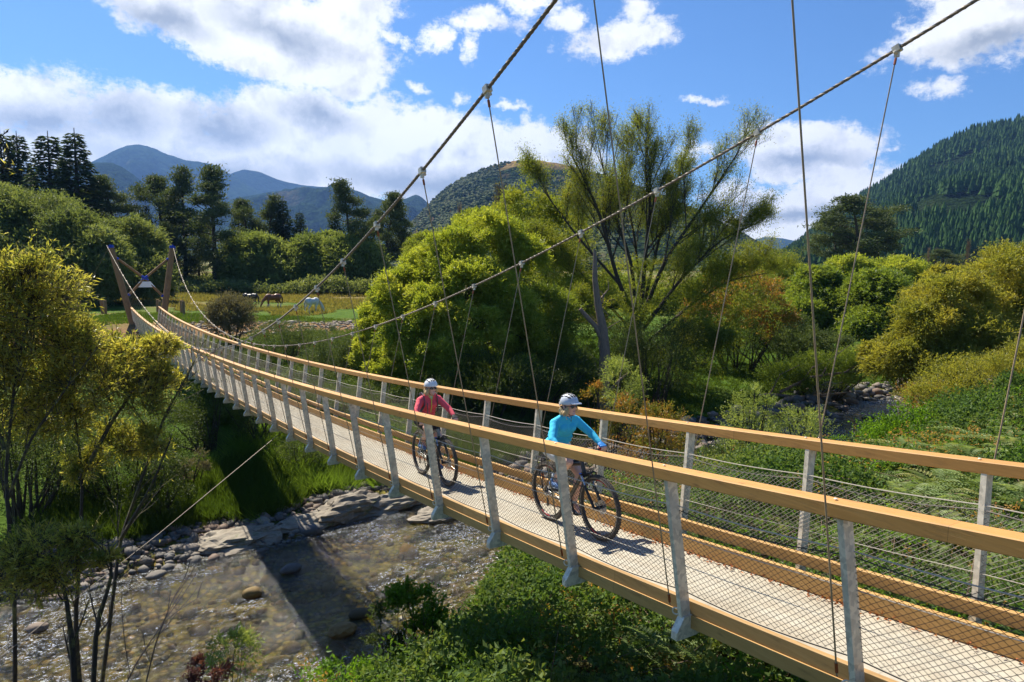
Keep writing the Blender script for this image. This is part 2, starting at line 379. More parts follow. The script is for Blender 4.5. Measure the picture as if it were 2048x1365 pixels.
def deckmat():
    m, t, out = newmat('deck_grating'); co = t.node('ShaderNodeTexCoord').outputs['Object']
    n = t.noise(co, 1.1, 6, 0.65); n2 = t.noise(t.mapping(co, (3, .6, 1)), 2.0, 5, 0.6)
    c = t.ramp(n, [(0.3, (0.37, 0.335, 0.26)), (0.7, (0.48, 0.445, 0.36))])
    c = t.mix(t.m('MULTIPLY', t.m('SUBTRACT', n2, 0.5), 2.0, clamp=True), c, (0.47, 0.39, 0.27))
    v = t.vor(co, 62.0, 'F1', 'Distance', 0.0)
    hole = t.m('SUBTRACT', 1.0, t.m('MULTIPLY', t.m('SUBTRACT', v, 0.22), 8, clamp=True))
    sx_ = t.node('ShaderNodeSeparateXYZ'); t.l.new(co, sx_.inputs[0])
    y = t.m('FRACT', t.m('MULTIPLY', sx_.outputs[1], 1 / 1.5)); seam = t.m('SUBTRACT', 1.0, t.m('MULTIPLY', y, 150, clamp=True))
    dd = t.noise(t.mapping(co, (5, .35, 1)), 1.6, 6, 0.65); c = t.mix(t.m('MULTIPLY', t.m('SUBTRACT', dd, 0.48), 2.6, clamp=True), c, (0.33, 0.27, 0.19)); dm = t.noise(co, 2.6, 7, 0.75); c = t.mix(t.m('MULTIPLY', t.m('SUBTRACT', dm, 0.6), 5.0, clamp=True), c, (0.24, 0.19, 0.13))
    c = t.mix(t.m('MULTIPLY', hole, 0.5), c, (0.12, 0.10, 0.075)); c = t.mix(t.m('MULTIPLY', seam, 0.7), c, (0.12, 0.10, 0.08))
    princ(t, out, Base_Color=c, Roughness=0.85, Normal=t.bump(t.noise(co, 120, 2), 0.3, 0.003)); return m
M['deck'] = deckmat()
# ------------------------------------------------------------------ ground
RA, RB = np.array([0.77, 0.638]), np.array([-0.638, 0.77])
FA = np.array([-60, -20, 1, 5.6, 9.6, 11.8, 14.8, 18.5, 27, 31, 39, 45, 51, 60, 80, 110, 400]); FB = np.array([24, 22.5, 20.9, 20.4, 20.9, 21.2, 19.8, 19.8, 19.8, 19.0, 19.1, 20.4, 18.4, 15, 1, -25, -300.])
NA = np.array([-60, -20, .5, 4.2, 7.4, 9.7, 12.6, 13.8, 19.7, 27, 30.5, 39.8, 49.4, 60, 80, 110, 400]); NB = np.array([14, 13, 12.0, 11.8, 12.2, 13.4, 15.4, 15.6, 14.6, 12.2, 11.6, 12.2, 13.2, 9, -6, -36, -312.])
def bank(X, Y):
    a = X * RA[0] + Y * RA[1]; b = X * RB[0] + Y * RB[1]
    wob = (vn(xyz0(a * 0.8, a * 0.1), 3) - 0.5) * 0.9
    return a, b, b - np.interp(a, FA, FB) + wob, np.interp(a, NA, NB) - b + wob * 0.6
def ground(X, Y):
    X = np.asarray(X, float); Y = np.asarray(Y, float); a, b, tf, tn = bank(X, Y)
    hf = np.interp(tf, [0, 1, 2.5, 5, 9, 14, 20, 26, 31, 33.5, 36, 1e5], [0, .28, .5, 1.0, 1.7, 2.2, 2.5, 2.7, 2.8, 3.3, 3.6, 3.6])
    hr = np.interp(tf, [0, 1, 4, 9, 16, 26, 40, 1e5], [0, .35, .6, 1.0, 1.6, 2.6, 3.4, 3.6])
    k = np.clip((a - 18) / 8, 0, 1); hf = hf * (1 - k) + hr * k
    hn = np.interp(tn, [0, .7, 2, 4, 7, 11, 16, 1e5], [0, .4, 1.0, 2.0, 3.2, 4.3, 5.0, 5.2])
    k2 = np.clip((a - 20) / 8, 0, 1) * np.clip(tn / 10, 0, 1); hn = hn + k2 * 1.2
    h = np.where(tf > 0, hf, np.where(tn > 0, hn, -0.42 * np.clip(np.minimum(-tf, -tn) / 1.6, 0, 1) - 0.02))
    land = np.clip(np.maximum(tf, tn) / 3, 0, 1)
    P = xyz0(X, Y)
    h = h + land * (fbm(P * 0.35, 3, 5) - 0.5) * 0.5 * np.clip(1.3 - np.maximum(tf, 0) / 34, 0.12, 1) + (1 - land) * (fbm(P * 1.6, 3, 9) - 0.5) * 0.22
    r = np.hypot(X, Y)
    return h
def axis(lo, hi, segs):
    xs = []; x = lo
    for lim, st in segs:
        while x < lim - 1e-6: xs.append(x); x += st
    xs.append(hi); return np.array(xs)
gx = axis(-6000, 6000, [(-1000, 1000), (-200, 100), (-60, 8), (-30, .9), (24, .28), (45, .7), (120, 6), (400, 70), (1000, 200), (6000, 1000)])
gy = axis(-400, 6000, [(-20, 95), (-4, 3), (32, .28), (56, .45), (95, 1.2), (200, 10), (500, 60), (1000, 100), (6000, 1000)])
GX, GY = np.meshgrid(gx, gy); GZ = ground(GX, GY)
a_, b_, tf_, tn_ = bank(GX, GY)
nx, ny = len(gx), len(gy)
mb = MB(); i = np.arange(ny - 1)[:, None] * nx; j = np.arange(nx - 1)[None]
mb.add(np.stack([GX, GY, GZ], -1), np.stack([i + j, i + j + 1, i + nx + j + 1, i + nx + j], -1).reshape(-1, 4))
P = xyz0(GX, GY)
dirt = np.clip(1 - np.abs(tf_ - 33.6) / 4.4, 0, 1) * np.clip(1 - (a_ - 26) / 8, 0, 1) + np.clip(1 - np.abs(tf_ - 38.5) / 2.0, 0, 1) * np.clip((16 - a_) / 4, 0, 1) * .9
dirt = np.clip(dirt * 1.6 + (fbm(P * 0.6, 4, 21) - 0.55) * 1.2 * (dirt > 0), 0, 1)
track = np.clip(1.2 - np.abs(tf_ - (47 + 0.6 * np.sin(a_ * .2))) / 0.8, 0, 1) * (a_ < 18) * 0.75; dirt = np.maximum(dirt, track)
bed = np.clip(1.25 - np.maximum(tf_, tn_ * 1.4) / 1.6, 0, 1); bed = np.clip(bed + (fbm(P * 1.1, 3, 31) - .5) * .8 * (bed > 0.02), 0, 1)
dry = np.clip((tf_ - 48) / 14, 0, 1) * np.clip((fbm(P * 0.12, 4, 41) - 0.40) * 6, 0, 1)
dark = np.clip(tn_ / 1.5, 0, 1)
gmat, t, out = newmat('riverside_ground')
at_ = t.node('ShaderNodeAttribute', attribute_name='cover'); sc_ = t.node('ShaderNodeSeparateColor'); t.l.new(at_.outputs['Color'], sc_.inputs[0])
co = t.node('ShaderNodeTexCoord').outputs['Object']
n1 = t.noise(co, 0.9, 8, 0.65); n2 = t.noise(co, 9.0, 6, 0.7); n3 = t.noise(co, 0.16, 5, 0.6)
g = t.ramp(t.m('ADD', t.m('MULTIPLY', n1, .6), t.m('MULTIPLY', n2, .4)), [(.3, (0.030, 0.060, 0.010)), (.52, (0.075, 0.135, 0.018)), (.75, (0.15, 0.19, 0.035))])
g = t.mix(t.m('MULTIPLY', t.m('SUBTRACT', n3, .5), 3, clamp=True), g, (0.17, 0.18, 0.05))
g = t.mix(sc_.outputs[2], g, t.ramp(n2, [(.3, (0.15, 0.125, 0.05)), (.7, (0.28, 0.21, 0.095))]))
dr = t.ramp(n2, [(.25, (0.13, 0.075, 0.035)), (.6, (0.30, 0.18, 0.09)), (.8, (0.40, 0.28, 0.16))])
g = t.mix(sc_.outputs[0], g, dr)
v = t.vor(t.mapping(co, (1, 1, .2)), 5.5, 'F1', 'Color'); vd = t.vor(t.mapping(co, (1, 1, .2)), 5.5, 'F1', 'Distance')
sv = t.node('ShaderNodeSeparateColor'); t.l.new(v, sv.inputs[0])
bc = t.ramp(sv.outputs[0], [(0, (0.13, 0.10, 0.03)), (.35, (0.32, 0.25, 0.05)), (.6, (0.20, 0.20, 0.06)), (.85, (0.46, 0.29, 0.07)), (1, (0.32, 0.30, 0.20))])
bc = t.mix(t.m('MULTIPLY', t.m('SUBTRACT', vd, .25), 3.0, clamp=True), bc, (0.055, 0.045, 0.02))
bc = t.mix(t.m('MULTIPLY', t.m('SUBTRACT', n1, .45), 3, clamp=True), bc, (0.34, 0.29, 0.07), 'MIX')
g = t.mix(sc_.outputs[1], g, bc)
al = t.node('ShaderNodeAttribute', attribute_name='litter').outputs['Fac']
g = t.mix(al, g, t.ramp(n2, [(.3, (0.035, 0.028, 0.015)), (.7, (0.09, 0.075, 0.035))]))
princ(t, out, Base_Color=g, Roughness=0.95, Specular_IOR_Level=0.05, Normal=t.bump(t.m('ADD', t.m('MULTIPLY', n2, .6), t.m('MULTIPLY', vd, -.4)), 0.9, 0.12))
go = mb.build('ground', gmat, smooth=True); setp(go, kind='structure', label='grassy river banks and paddock with a strip of bare earth')
ca = go.data.color_attributes.new('cover', 'FLOAT_COLOR', 'POINT')
ca.data.foreach_set('color', np.stack([dirt, bed, dry, np.ones_like(dry)], -1).astype(np.float32).ravel())
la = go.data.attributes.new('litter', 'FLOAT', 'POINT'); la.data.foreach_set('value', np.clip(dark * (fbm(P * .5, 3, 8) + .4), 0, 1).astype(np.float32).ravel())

# ------------------------------------------------------------------ water: clear and shallow, broken into riffles
aa = np.concatenate([np.arange(-12, 24, .16), np.arange(24, 70, .4), np.arange(70, 130, 3.)]); ss = np.linspace(-0.12, 1.12, 70)
A2, S2 = np.meshgrid(aa, ss, indexing='ij'); fb = np.interp(A2, FA, FB); nb = np.interp(A2, NA, NB); B2 = nb + (fb - nb) * S2
WX = A2 * RA[0] + B2 * RB[0]; WY = A2 * RA[1] + B2 * RB[1]
q = np.stack([A2 * 1.1, B2 * 2.2, A2 * 0], -1); amp = 0.055 * np.clip(1.4 - np.abs(A2 - 6) / 22, .5, 1)
WZ = (fbm(q * 1.3, 4, 77) - .5) * amp * 1.6 + (fbm(q * 4.5, 2, 78) - .5) * 0.022
mb = MB(); n_a, n_s = A2.shape; i = np.arange(n_a - 1)[:, None] * n_s; j = np.arange(n_s - 1)[None]
mb.add(np.stack([WX, WY, WZ], -1), np.stack([i + j, i + n_s + j, i + n_s + j + 1, i + j + 1], -1).reshape(-1, 4))
wm, t, out = newmat('river_water'); co = t.node('ShaderNodeTexCoord').outputs['Object']
fl = t.mapping(co, (1, 1, 1), (0, 0, -0.69))
h1 = t.noise(t.mapping(fl, (1.0, 2.0, 1)), 3.2, 6, 0.62, 0.8); h2 = t.noise(t.mapping(fl, (1, 1.6, 1)), 13.0, 4, 0.6, 0.5); rf = t.noise(t.mapping(fl, (.5, 1, 1)), 0.42, 3, 0.5)
k = t.ramp(rf, [(.38, .42), (.58, 1.0)])
hh = t.m('MULTIPLY', t.m('ADD', h1, t.m('MULTIPLY', h2, .40)), k)
nb_ = t.bump(hh, 1.0, 0.17)
gl = t.node('ShaderNodeBsdfGlossy', i_Roughness=0.13); gl.inputs[0].default_value = (1, 1, 1, 1); t.l.new(nb_, gl.inputs['Normal'])
tp = t.node('ShaderNodeBsdfTransparent'); tp.inputs[0].default_value = (0.84, 0.80, 0.44, 1)
fr = t.node('ShaderNodeFresnel', i_IOR=1.34); t.l.new(nb_, fr.inputs['Normal'])
ms = t.node('ShaderNodeMixShader'); t.l.new(t.m('MULTIPLY', fr.outputs[0], 1.3, clamp=True), ms.inputs[0]); t.l.new(tp.outputs[0], ms.inputs[1]); t.l.new(gl.outputs[0], ms.inputs[2])
fo = t.node('ShaderNodeBsdfDiffuse'); fo.inputs[0].default_value = (0.75, 0.78, 0.80, 1)  # white flecks: riffle foam, plus sun glints put into the diffuse colour
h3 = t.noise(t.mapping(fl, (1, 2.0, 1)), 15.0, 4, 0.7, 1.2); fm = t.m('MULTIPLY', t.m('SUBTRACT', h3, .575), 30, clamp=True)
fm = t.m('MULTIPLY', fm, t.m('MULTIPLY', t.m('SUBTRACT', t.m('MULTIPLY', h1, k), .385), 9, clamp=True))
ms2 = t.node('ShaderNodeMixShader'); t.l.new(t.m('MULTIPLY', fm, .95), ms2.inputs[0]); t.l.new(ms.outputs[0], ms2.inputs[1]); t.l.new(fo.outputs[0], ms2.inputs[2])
t.l.new(ms2.outputs[0], out.inputs[0])
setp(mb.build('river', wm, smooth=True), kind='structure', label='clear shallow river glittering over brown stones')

# ------------------------------------------------------------------ rocks
import bmesh
def ico(sub):
    b = bmesh.new(); bmesh.ops.create_icosphere(b, subdivisions=sub, radius=1); b.verts.ensure_lookup_table()
    V = np.array([v.co[:] for v in b.verts]); F = np.array([[v.index for v in f.verts] for f in b.faces]); b.free(); return V, F
ICO = {k: ico(k) for k in (1, 2, 3, 4)}
def stonemat(name, cols, lich=0.0):
    m, t, out = newmat(name); co = t.node('ShaderNodeTexCoord').outputs['Object']; a = t.node('ShaderNodeAttribute', attribute_name='rnd').outputs['Fac']
    n = t.noise(co, 4.0, 8, 0.7); c = t.ramp(a, [(k_ / (len(cols) - 1), x) for k_, x in enumerate(cols)])
    c = t.mix(t.m('MULTIPLY', t.m('SUBTRACT', n, .35), 2.2, clamp=True), t.mix(1.0, c, (0.55, 0.52, 0.48), 'MULTIPLY'), c)
    if lich: c = t.mix(t.m('MULTIPLY', t.m('SUBTRACT', t.noise(co, 2.2, 6, .7), .56), 6, clamp=True), c, (0.10, 0.12, 0.03))
    princ(t, out, Base_Color=c, Roughness=0.8, Normal=t.bump(t.noise(co, 14, 6, .7), .6, .03)); return m
M['stone'] = stonemat('river_stone', [(0.13, 0.12, 0.11), (0.24, 0.22, 0.19), (0.17, 0.17, 0.17), (0.34, 0.29, 0.23), (0.26, 0.17, 0.12), (0.38, 0.36, 0.32)])
M['wetstone'] = stonemat('wet_stone', [(0.10, 0.07, 0.025), (0.26, 0.17, 0.05), (0.13, 0.11, 0.06), (0.40, 0.24, 0.07), (0.20, 0.18, 0.12)])
M['boulder'] = stonemat('boulder_rock', [(0.33, 0.285, 0.22), (0.42, 0.37, 0.29)], 1)
M['palestone'] = stonemat('pale_rubble', [(0.26, 0.20, 0.13), (0.45, 0.40, 0.32), (0.30, 0.23, 0.15)])
def stones(name, C, R_, mat, label, sub=1, flat=.6):
    V, F = ICO[sub]; mb = MB(); n = len(C); vs = []
    rnd = RS.rand(n)
    for k_ in range(n):
        sc3 = R_[k_] * np.array([1 + RS.rand() * .5, .75 + RS.rand() * .35, flat * (.75 + RS.rand() * .5)])
        th = RS.rand() * PI * 2; ti = (RS.rand() - .5) * .7; D = 1 + (vn(V * 1.7 + RS.rand(3) * 50, 1)[:, None] - .5) * .7
        P_ = V * D * sc3; c_, s_ = math.cos(th), math.sin(th); P_ = P_ @ np.array([[1, 0, 0], [0, math.cos(ti), -math.sin(ti)], [0, math.sin(ti), math.cos(ti)]]).T @ np.array([[c_, -s_, 0], [s_, c_, 0], [0, 0, 1]]).T
        mb.add(P_ + C[k_], F, rnd[k_])
    return setp(mb.build(name, mat, smooth=True, att=True), label=label, kind='stuff')
def scatter_ab(n, a0, a1, tlo, thi, side='f', pw=1.0):
    a = a0 + (a1 - a0) * RS.rand(n); tt = tlo + (thi - tlo) * RS.rand(n) ** pw
    b = np.interp(a, FA, FB) + tt if side == 'f' else np.interp(a, NA, NB) - tt
    X = a * RA[0] + b * RB[0]; Y = a * RA[1] + b * RB[1]; return X, Y
X, Y = scatter_ab(2600, -6, 17, -.7, 1.9, 'f', .8); R_ = np.clip(np.exp(RS.randn(2600) * .5 - 2.45), .03, .26)
X2, Y2 = scatter_ab(1500, 17, 60, -1.0, 2.4); R2 = np.clip(np.exp(RS.randn(1500) * .5 - 1.9), .05, .5)
X = np.r_[X, X2]; Y = np.r_[Y, Y2]; R_ = np.r_[R_, R2]
stones('bank_stones', np.stack([X, Y, ground(X, Y) + R_ * .25], 1), R_, M['stone'], 'grey and tan river stones lining the far water edge')
X, Y = scatter_ab(1700, -8, 30, -6.4, -.3); R_ = np.clip(np.exp(RS.randn(1700) * .55 - 2.35), .04, .34)
stones('river_bed_stones', np.stack([X, Y, np.minimum(ground(X, Y) + R_ * .2, -.10 - R_ * .42)], 1), R_, M['wetstone'], 'brown and golden stones seen under the clear water')
def boulder(px, py, z, rx, ry, rz, rot, label, mat='boulder', sub=4, name='boulder', rough=.55):
    V, F = ICO[sub]; o_ = RS.rand(3) * 40
    D = 1 + (fbm(V * 1.2 + o_, 4, 2)[:, None] - .5) * 1.6 * rough - np.abs(fbm(V * np.array([2.2, 5.0, 7.0]) + o_, 4, 5)[:, None] - .5) * 1.5 * rough * (rough > .35)
    P_ = V * D * np.array([rx, ry, rz]); c, s_ = math.cos(rot), math.sin(rot); P_ = P_ @ np.array([[c, -s_, 0], [s_, c, 0], [0, 0, 1]]).T
    p = at_z(px, py, z); mb = MB(); mb.add(P_, F, RS.rand()); ob = mb.build(name, M[mat], smooth=rough < .35, att=True); ob.location = p
    return setp(ob, label=label, cat='rock', group='rocks along the river')
boulder(700, 1022, .15, 1.35, .7, .55, .75, 'pale ridged rock with green moss at the foot of the grassy bank under the bridge')
boulder(775, 1015, .02, 1.4, .7, .4, .65, 'flat pale rock beside the water just right of the mossy one')
boulder(625, 1050, .0, 1.5, .6, .3, .7, 'long flat rock slab sloping into the water, crossed by cracks')
boulder(455, 1085, .02, 1.4, .95, .34, .6, 'largest pale slab rock on the far shore, smooth and streaked')
boulder(360, 1100, .08, .8, .35, .16, .5, 'low tan slab between the pebbles and the water')
boulder(880, 1032, .05, 1.1, .5, .25, .4, 'brownish wet slab rock beneath the bridge deck')
boulder(530, 1062, .2, .5, .3, .2, .4, 'small hump of pale rock amid round pebbles')
boulder(350, 1068, .25, .24, .2, .18, 0, 'rounded grey boulder sitting on the pebble bar', sub=3, rough=.2)
boulder(525, 1045, .3, .22, .2, .17, 0, 'pinkish round boulder on the stones near the grass', sub=3, rough=.2)
boulder(582, 1137, .06, .3, .18, .14, .8, 'dark grey stone standing out of the sparkling water', 'stone', 3, rough=.3)
boulder(504, 1186, .06, .24, .18, .15, .2, 'black wet stone poking through the shaded riffle', 'wetstone', 3, rough=.3)
boulder(312, 1150, .05, .26, .18, .1, .9, 'pale flat stone breaking the shallow amber water', 'stone', 3, rough=.3)
boulder(683, 1262, .02, .34, .26, .16, .3, 'brown wet boulder in the fast water', 'wetstone', 3, rough=.4)
boulder(722, 1228, .03, .28, .2, .12, .3, 'orange brown stone in white riffle', 'wetstone', 3, rough=.3)
boulder(995, 1236, .10, .26, .2, .14, .3, 'orange boulder by the leafy near bank', 'wetstone', 3, rough=.3)
boulder(76, 1255, .04, .22, .17, .12, .3, 'grey stone in the dark water behind the thin trunks', 'stone', 3, rough=.3)
boulder(1738, 835, .04, .45, .3, .2, .3, 'dark boulder in the middle of the upstream river', 'stone', 3, rough=.3)
boulder(1745, 880, .04, .4, .25, .13, .3, 'low brown boulder in the blue upstream water', 'stone', 3, rough=.3)
boulder(1690, 795, .2, .8, .5, .4, .3, 'largest pale boulder on the upstream gravel bar', 'stone', 3, rough=.4)
boulder(1650, 690, 1.3, .3, .3, .2, .3, 'small pale rock on the sunny upstream slope', 'stone', 3, rough=.4)
boulder(664, 655, 3.2, .28, .2, .15, 0, 'white stone lying on the grass below the rubble strip', 'palestone', 3, rough=.3)
# rubble on the strip of bare earth
n = 620; X, Y = scatter_ab(n, 15, 30, 31.5, 36.5); R_ = np.clip(np.exp(RS.randn(n) * .45 - 2.3), .04, .32)
stones('rubble', np.stack([X, Y, ground(X, Y) + .03], 1), R_, M['palestone'], 'pale stones scattered over the strip of bare earth')

# ------------------------------------------------------------------ hills
def hillmat(name, cols, scale, bumpd, brown=None, bthr=.55, top=None, topz=(0, 1)):
    m, t, out = newmat(name); co = t.node('ShaderNodeTexCoord').outputs['Object']
    v = t.vor(co, scale, 'F1', 'Distance'); n = t.noise(co, scale * .16, 7, .62); nf = t.noise(co, scale * 1.7, 4, .6)
    c = t.ramp(t.m('ADD', t.m('MULTIPLY', n, .6), t.m('MULTIPLY', nf, .4)), [(.3, cols[0]), (.52, cols[1]), (.72, cols[2])])
    c = t.mix(t.m('MULTIPLY', v, .9, clamp=True), c, tuple(x * .35 for x in cols[0]))
    if brown: c = t.mix(t.m('MULTIPLY', t.m('SUBTRACT', t.noise(co, scale * .05, 6, .65), bthr), 7, clamp=True), c, brown)
    if top:
        s3 = t.node('ShaderNodeSeparateXYZ'); t.l.new(co, s3.inputs[0])
        z = t.m('ADD', s3.outputs[2], t.m('MULTIPLY', t.m('SUBTRACT', n, .5), (topz[1] - topz[0]) * 2.5))
        f = t.m('DIVIDE', t.m('SUBTRACT', z, topz[0]), topz[1] - topz[0], clamp=True); c = t.mix(f, c, t.mix(nf, top, tuple(x * .6 for x in top)))
    princ(t, out, Base_Color=c, Roughness=.95, Specular_IOR_Level=0.0, Normal=t.bump(t.m('MULTIPLY', v, -1.0), 1.0, bumpd)); return m
def hill(name, sil, Dr, Df, mat, label, amp=.12, nsc=1 / 300., seed=0, prof=1.15, nu=220, nv=110, foot=0.0):
    sil = np.array(sil, float); xs = np.linspace(sil[0, 0], sil[-1, 0], nu); ys = np.interp(xs, sil[:, 0], sil[:, 1])
    k_ = np.hanning(9); k_ /= k_.sum(); ys = np.convolve(np.pad(ys, 4, 'edge'), k_, 'valid')
    top = np.array([at(x, y, Dr) for x, y in zip(xs, ys)]); d = top / Dr
    v = np.concatenate([np.linspace(0, 1, nv), np.linspace(1.02, 1.5, 12)])
    U, V_ = np.meshgrid(np.arange(nu), v, indexing='ij')
    D = Df + (Dr - Df) * V_; X = d[U.astype(int), 0] * D; Y = D
    pr = np.where(V_ <= 1, np.clip(V_, 0, 1) ** prof, 1 - (V_ - 1) * 1.2)
    Hh = top[U.astype(int), 2]
    nse = fbm(xyz0(X, Y) * nsc, 5, seed) - .5; rdg = 1 - np.abs(fbm(xyz0(X, Y) * nsc * 1.3, 4, seed + 50) - .5) * 4
    w_ = np.clip(V_ * (1.02 - V_) * 4, 0, 1); Z = Hh * pr + Hh * w_ * amp * (nse * 1.6 + rdg * .8 - .7) + foot * (1 - pr)
    Z = Z + (vn(xyz0(X, Y) * nsc * 22, 3) - .5) * Hh * .006
    mb = MB(); m_ = len(v); i = np.arange(nu - 1)[:, None] * m_; j = np.arange(m_ - 1)[None]
    mb.add(np.stack([X, Y, Z], -1), np.stack([i + j, i + m_ + j, i + m_ + j + 1, i + j + 1], -1).reshape(-1, 4))
    setp(mb.build(name, mat, smooth=True), kind='structure', label=label)
    return (X, Y, Z, V_)
GB = ((0.012, 0.028, 0.010), (0.024, 0.048, 0.015), (0.045, 0.07, 0.02))
m_far = hillmat('far_mountain', GB, 1 / 28., 7, (0.13, 0.10, 0.05), .62)
hill('mountain', [(-500, 420), (-200, 380), (0, 352), (120, 352), (185, 322), (225, 300), (262, 291), (300, 294), (335, 309), (370, 322), (430, 330), (480, 360), (530, 392), (620, 420), (800, 440)], 5200, 3000, m_far, 'highest rounded forested mountain', .30, 1 / 650., 3)
hill('mountain', [(350, 470), (410, 400), (455, 350), (487, 338), (520, 343), (560, 360), (600, 368), (660, 374), (760, 420), (900, 470)], 5700, 4400, m_far, 'far blue mountain with its top brushed by cloud', .12, 1 / 900., 8)
m_mid = hillmat('near_mountain', ((0.010, 0.022, 0.008), (0.022, 0.042, 0.012), (0.048, 0.068, 0.018)), 1 / 16., 6, (0.10, 0.075, 0.04), .60)
hill('mountain', [(-400, 350), (-100, 335), (100, 335), (190, 322), (230, 326), (262, 342), (290, 365), (330, 392), (380, 425), (450, 470), (560, 520)], 3000, 1700, m_mid, 'dark forested shoulder below the highest mountain', .34, 1 / 300., 13)
hill('mountain', [(330, 500), (400, 425), (470, 395), (540, 384), (600, 376), (650, 372), (675, 362), (700, 376), (740, 392), (780, 402), (815, 395), (832, 386), (850, 398), (880, 440), (960, 500)], 3600, 1500, m_mid, 'long forested ridge with a small knob in the middle distance', .34, 1 / 300., 17)
m_hill = hillmat('bush_hill', ((0.014, 0.026, 0.010), (0.034, 0.055, 0.016), (0.075, 0.095, 0.025)), 1 / 7., 6, (0.11, 0.075, 0.045), .56, (0.36, 0.24, 0.10), (158, 178))
HM = hill('hill', [(740, 520), (800, 470), (840, 430), (868, 398), (900, 372), (935, 350), (980, 330), (1030, 320), (1080, 319), (1120, 326), (1170, 340), (1240, 362), (1330, 395), (1400, 425), (1470, 462), (1540, 498), (1600, 522), (1700, 540)], 1250, 420, m_hill, 'rounded dark green hill with a tan grassy top', .16, 1 / 160., 23)
hill('hill', [(1440, 505), (1500, 482), (1530, 474), (1565, 477), (1590, 482), (1640, 500), (1700, 520)], 5600, 4000, m_far, 'pale blue hill seen through the gap down the valley', .1, 1 / 700., 29)
m_pl = hillmat('plantation_floor', ((0.012, 0.022, 0.009), (0.022, 0.04, 0.014), (0.05, 0.06, 0.02)), 1 / 5., 3, (0.10, 0.06, 0.03), .66)
HR = hill('hill', [(1480, 560), (1540, 535), (1600, 492), (1650, 448), (1700, 412), (1760, 378), (1830, 328), (1890, 292), (1940, 268), (2000, 252), (2060, 242), (2200, 225), (2400, 215), (2700, 260)], 1250, 430, m_pl, 'steep hillside planted with dark conifers', .10, 1 / 170., 31, 1.0)
# plantation of conifers and bush canopy, too many to count
def conifers(name, H_, n, h0, h1, mat, label, umin=0, vmin=.05, vmax=1.0, gap=None, clear=None, zmax=None, seed=3, kind='c'):
    X, Y, Z, V_ = H_; nu, nv = X.shape; rs = np.random.RandomState(seed)
    u = rs.rand(n) * (nu - 1.01); v = vmin + (vmax - vmin) * rs.rand(n)
    jv = np.interp(v, V_[0], np.arange(nv)); i0 = u.astype(int); j0 = np.minimum(jv.astype(int), nv - 2); fu = u - i0; fv = jv - j0
    def bi(A_): return (A_[i0, j0] * (1 - fu) * (1 - fv) + A_[i0 + 1, j0] * fu * (1 - fv) + A_[i0, j0 + 1] * (1 - fu) * fv + A_[i0 + 1, j0 + 1] * fu * fv)
    P_ = np.stack([bi(X), bi(Y), bi(Z)], 1)
    g_ = fbm(P_ * np.array([1, 1, 0]) / 70., 3, 4); keep = g_ < (gap or 9)
    if zmax: keep &= P_[:, 2] + (g_ - .5) * 70 < zmax
    if clear is not None: az = np.arctan2(P_[:, 0], P_[:, 1]); el = np.arctan2(P_[:, 2] - CAM_H, np.hypot(P_[:, 0], P_[:, 1])); a0, e0 = azel(*clear[:2]); keep &= ((az - a0) * F_PX / clear[2]) ** 2 + ((el - e0) * F_PX / clear[3]) ** 2 + (g_ - .5) * 3 > 1
    P_ = P_[keep]; n = len(P_)
    hh = h0 + (h1 - h0) * rs.rand(n); r = rs.rand(n); mb = MB()
    if kind == 'c':
        k = 6
        for (z0, z1, rr) in ((.08, .62, .20), (.36, .84, .145), (.62, 1.0, .095)):
            ang = np.arange(k) / k * 2 * PI + rs.rand(n)[:, None] * 6; rad_ = hh[:, None] * rr * (.7 + .6 * rs.rand(n, k))
            ring = np.stack([P_[:, 0:1] + np.cos(ang) * rad_, P_[:, 1:2] + np.sin(ang) * rad_, P_[:, 2:3] + hh[:, None] * (z0 + .06 * rs.rand(n, k))], -1)
            tip = P_ + np.stack([0 * hh, 0 * hh, hh * z1], 1); V = np.concatenate([ring, tip[:, None]], 1).reshape(-1, 3)
            b0 = np.arange(n)[:, None] * (k + 1); jj = np.arange(k)[None]
            mb.add(V, np.stack([b0 + jj, b0 + (jj + 1) % k, b0 + k + 0 * jj], -1).reshape(-1, 3), np.repeat(r, k))
    else:
        V0, F0 = ICO[1]
        D = 1 + (rs.rand(n, len(V0), 1) - .5) * .7; V = V0[None] * D * (hh[:, None, None] * np.array([.6, .6, .55])) + P_[:, None] + np.array([0, 0, .15]) * hh[:, None, None]
        F = (np.arange(n)[:, None, None] * len(V0) + F0[None]).reshape(-1, 3); mb.add(V.reshape(-1, 3), F, np.repeat(r, len(F0)))
    return setp(mb.build(name, mat, att=True), label=label, kind='stuff')
M['conif_far'] = leafmat('plantation_green', [(0.010, 0.028, 0.006), (0.022, 0.054, 0.010), (0.050, 0.092, 0.018)], .12, .8, .45, .2, .008)
M['canopy_far'] = leafmat('bush_green', [(0.014, 0.024, 0.008), (0.030, 0.046, 0.012), (0.052, 0.066, 0.020), (0.085, 0.060, 0.030)], .12, .8, .5, .2, .012)
conifers('plantation_forest', HR, 26000, 8, 19, M['conif_far'], 'dark conifer plantation covering the right hillside', gap=.62, clear=(1905, 420, 62, 24))
conifers('hill_bush', HM, 30000, 2.6, 6, M['canopy_far'], 'dark native bush covering the rounded hill', gap=.62, kind='b', seed=5, zmax=163)
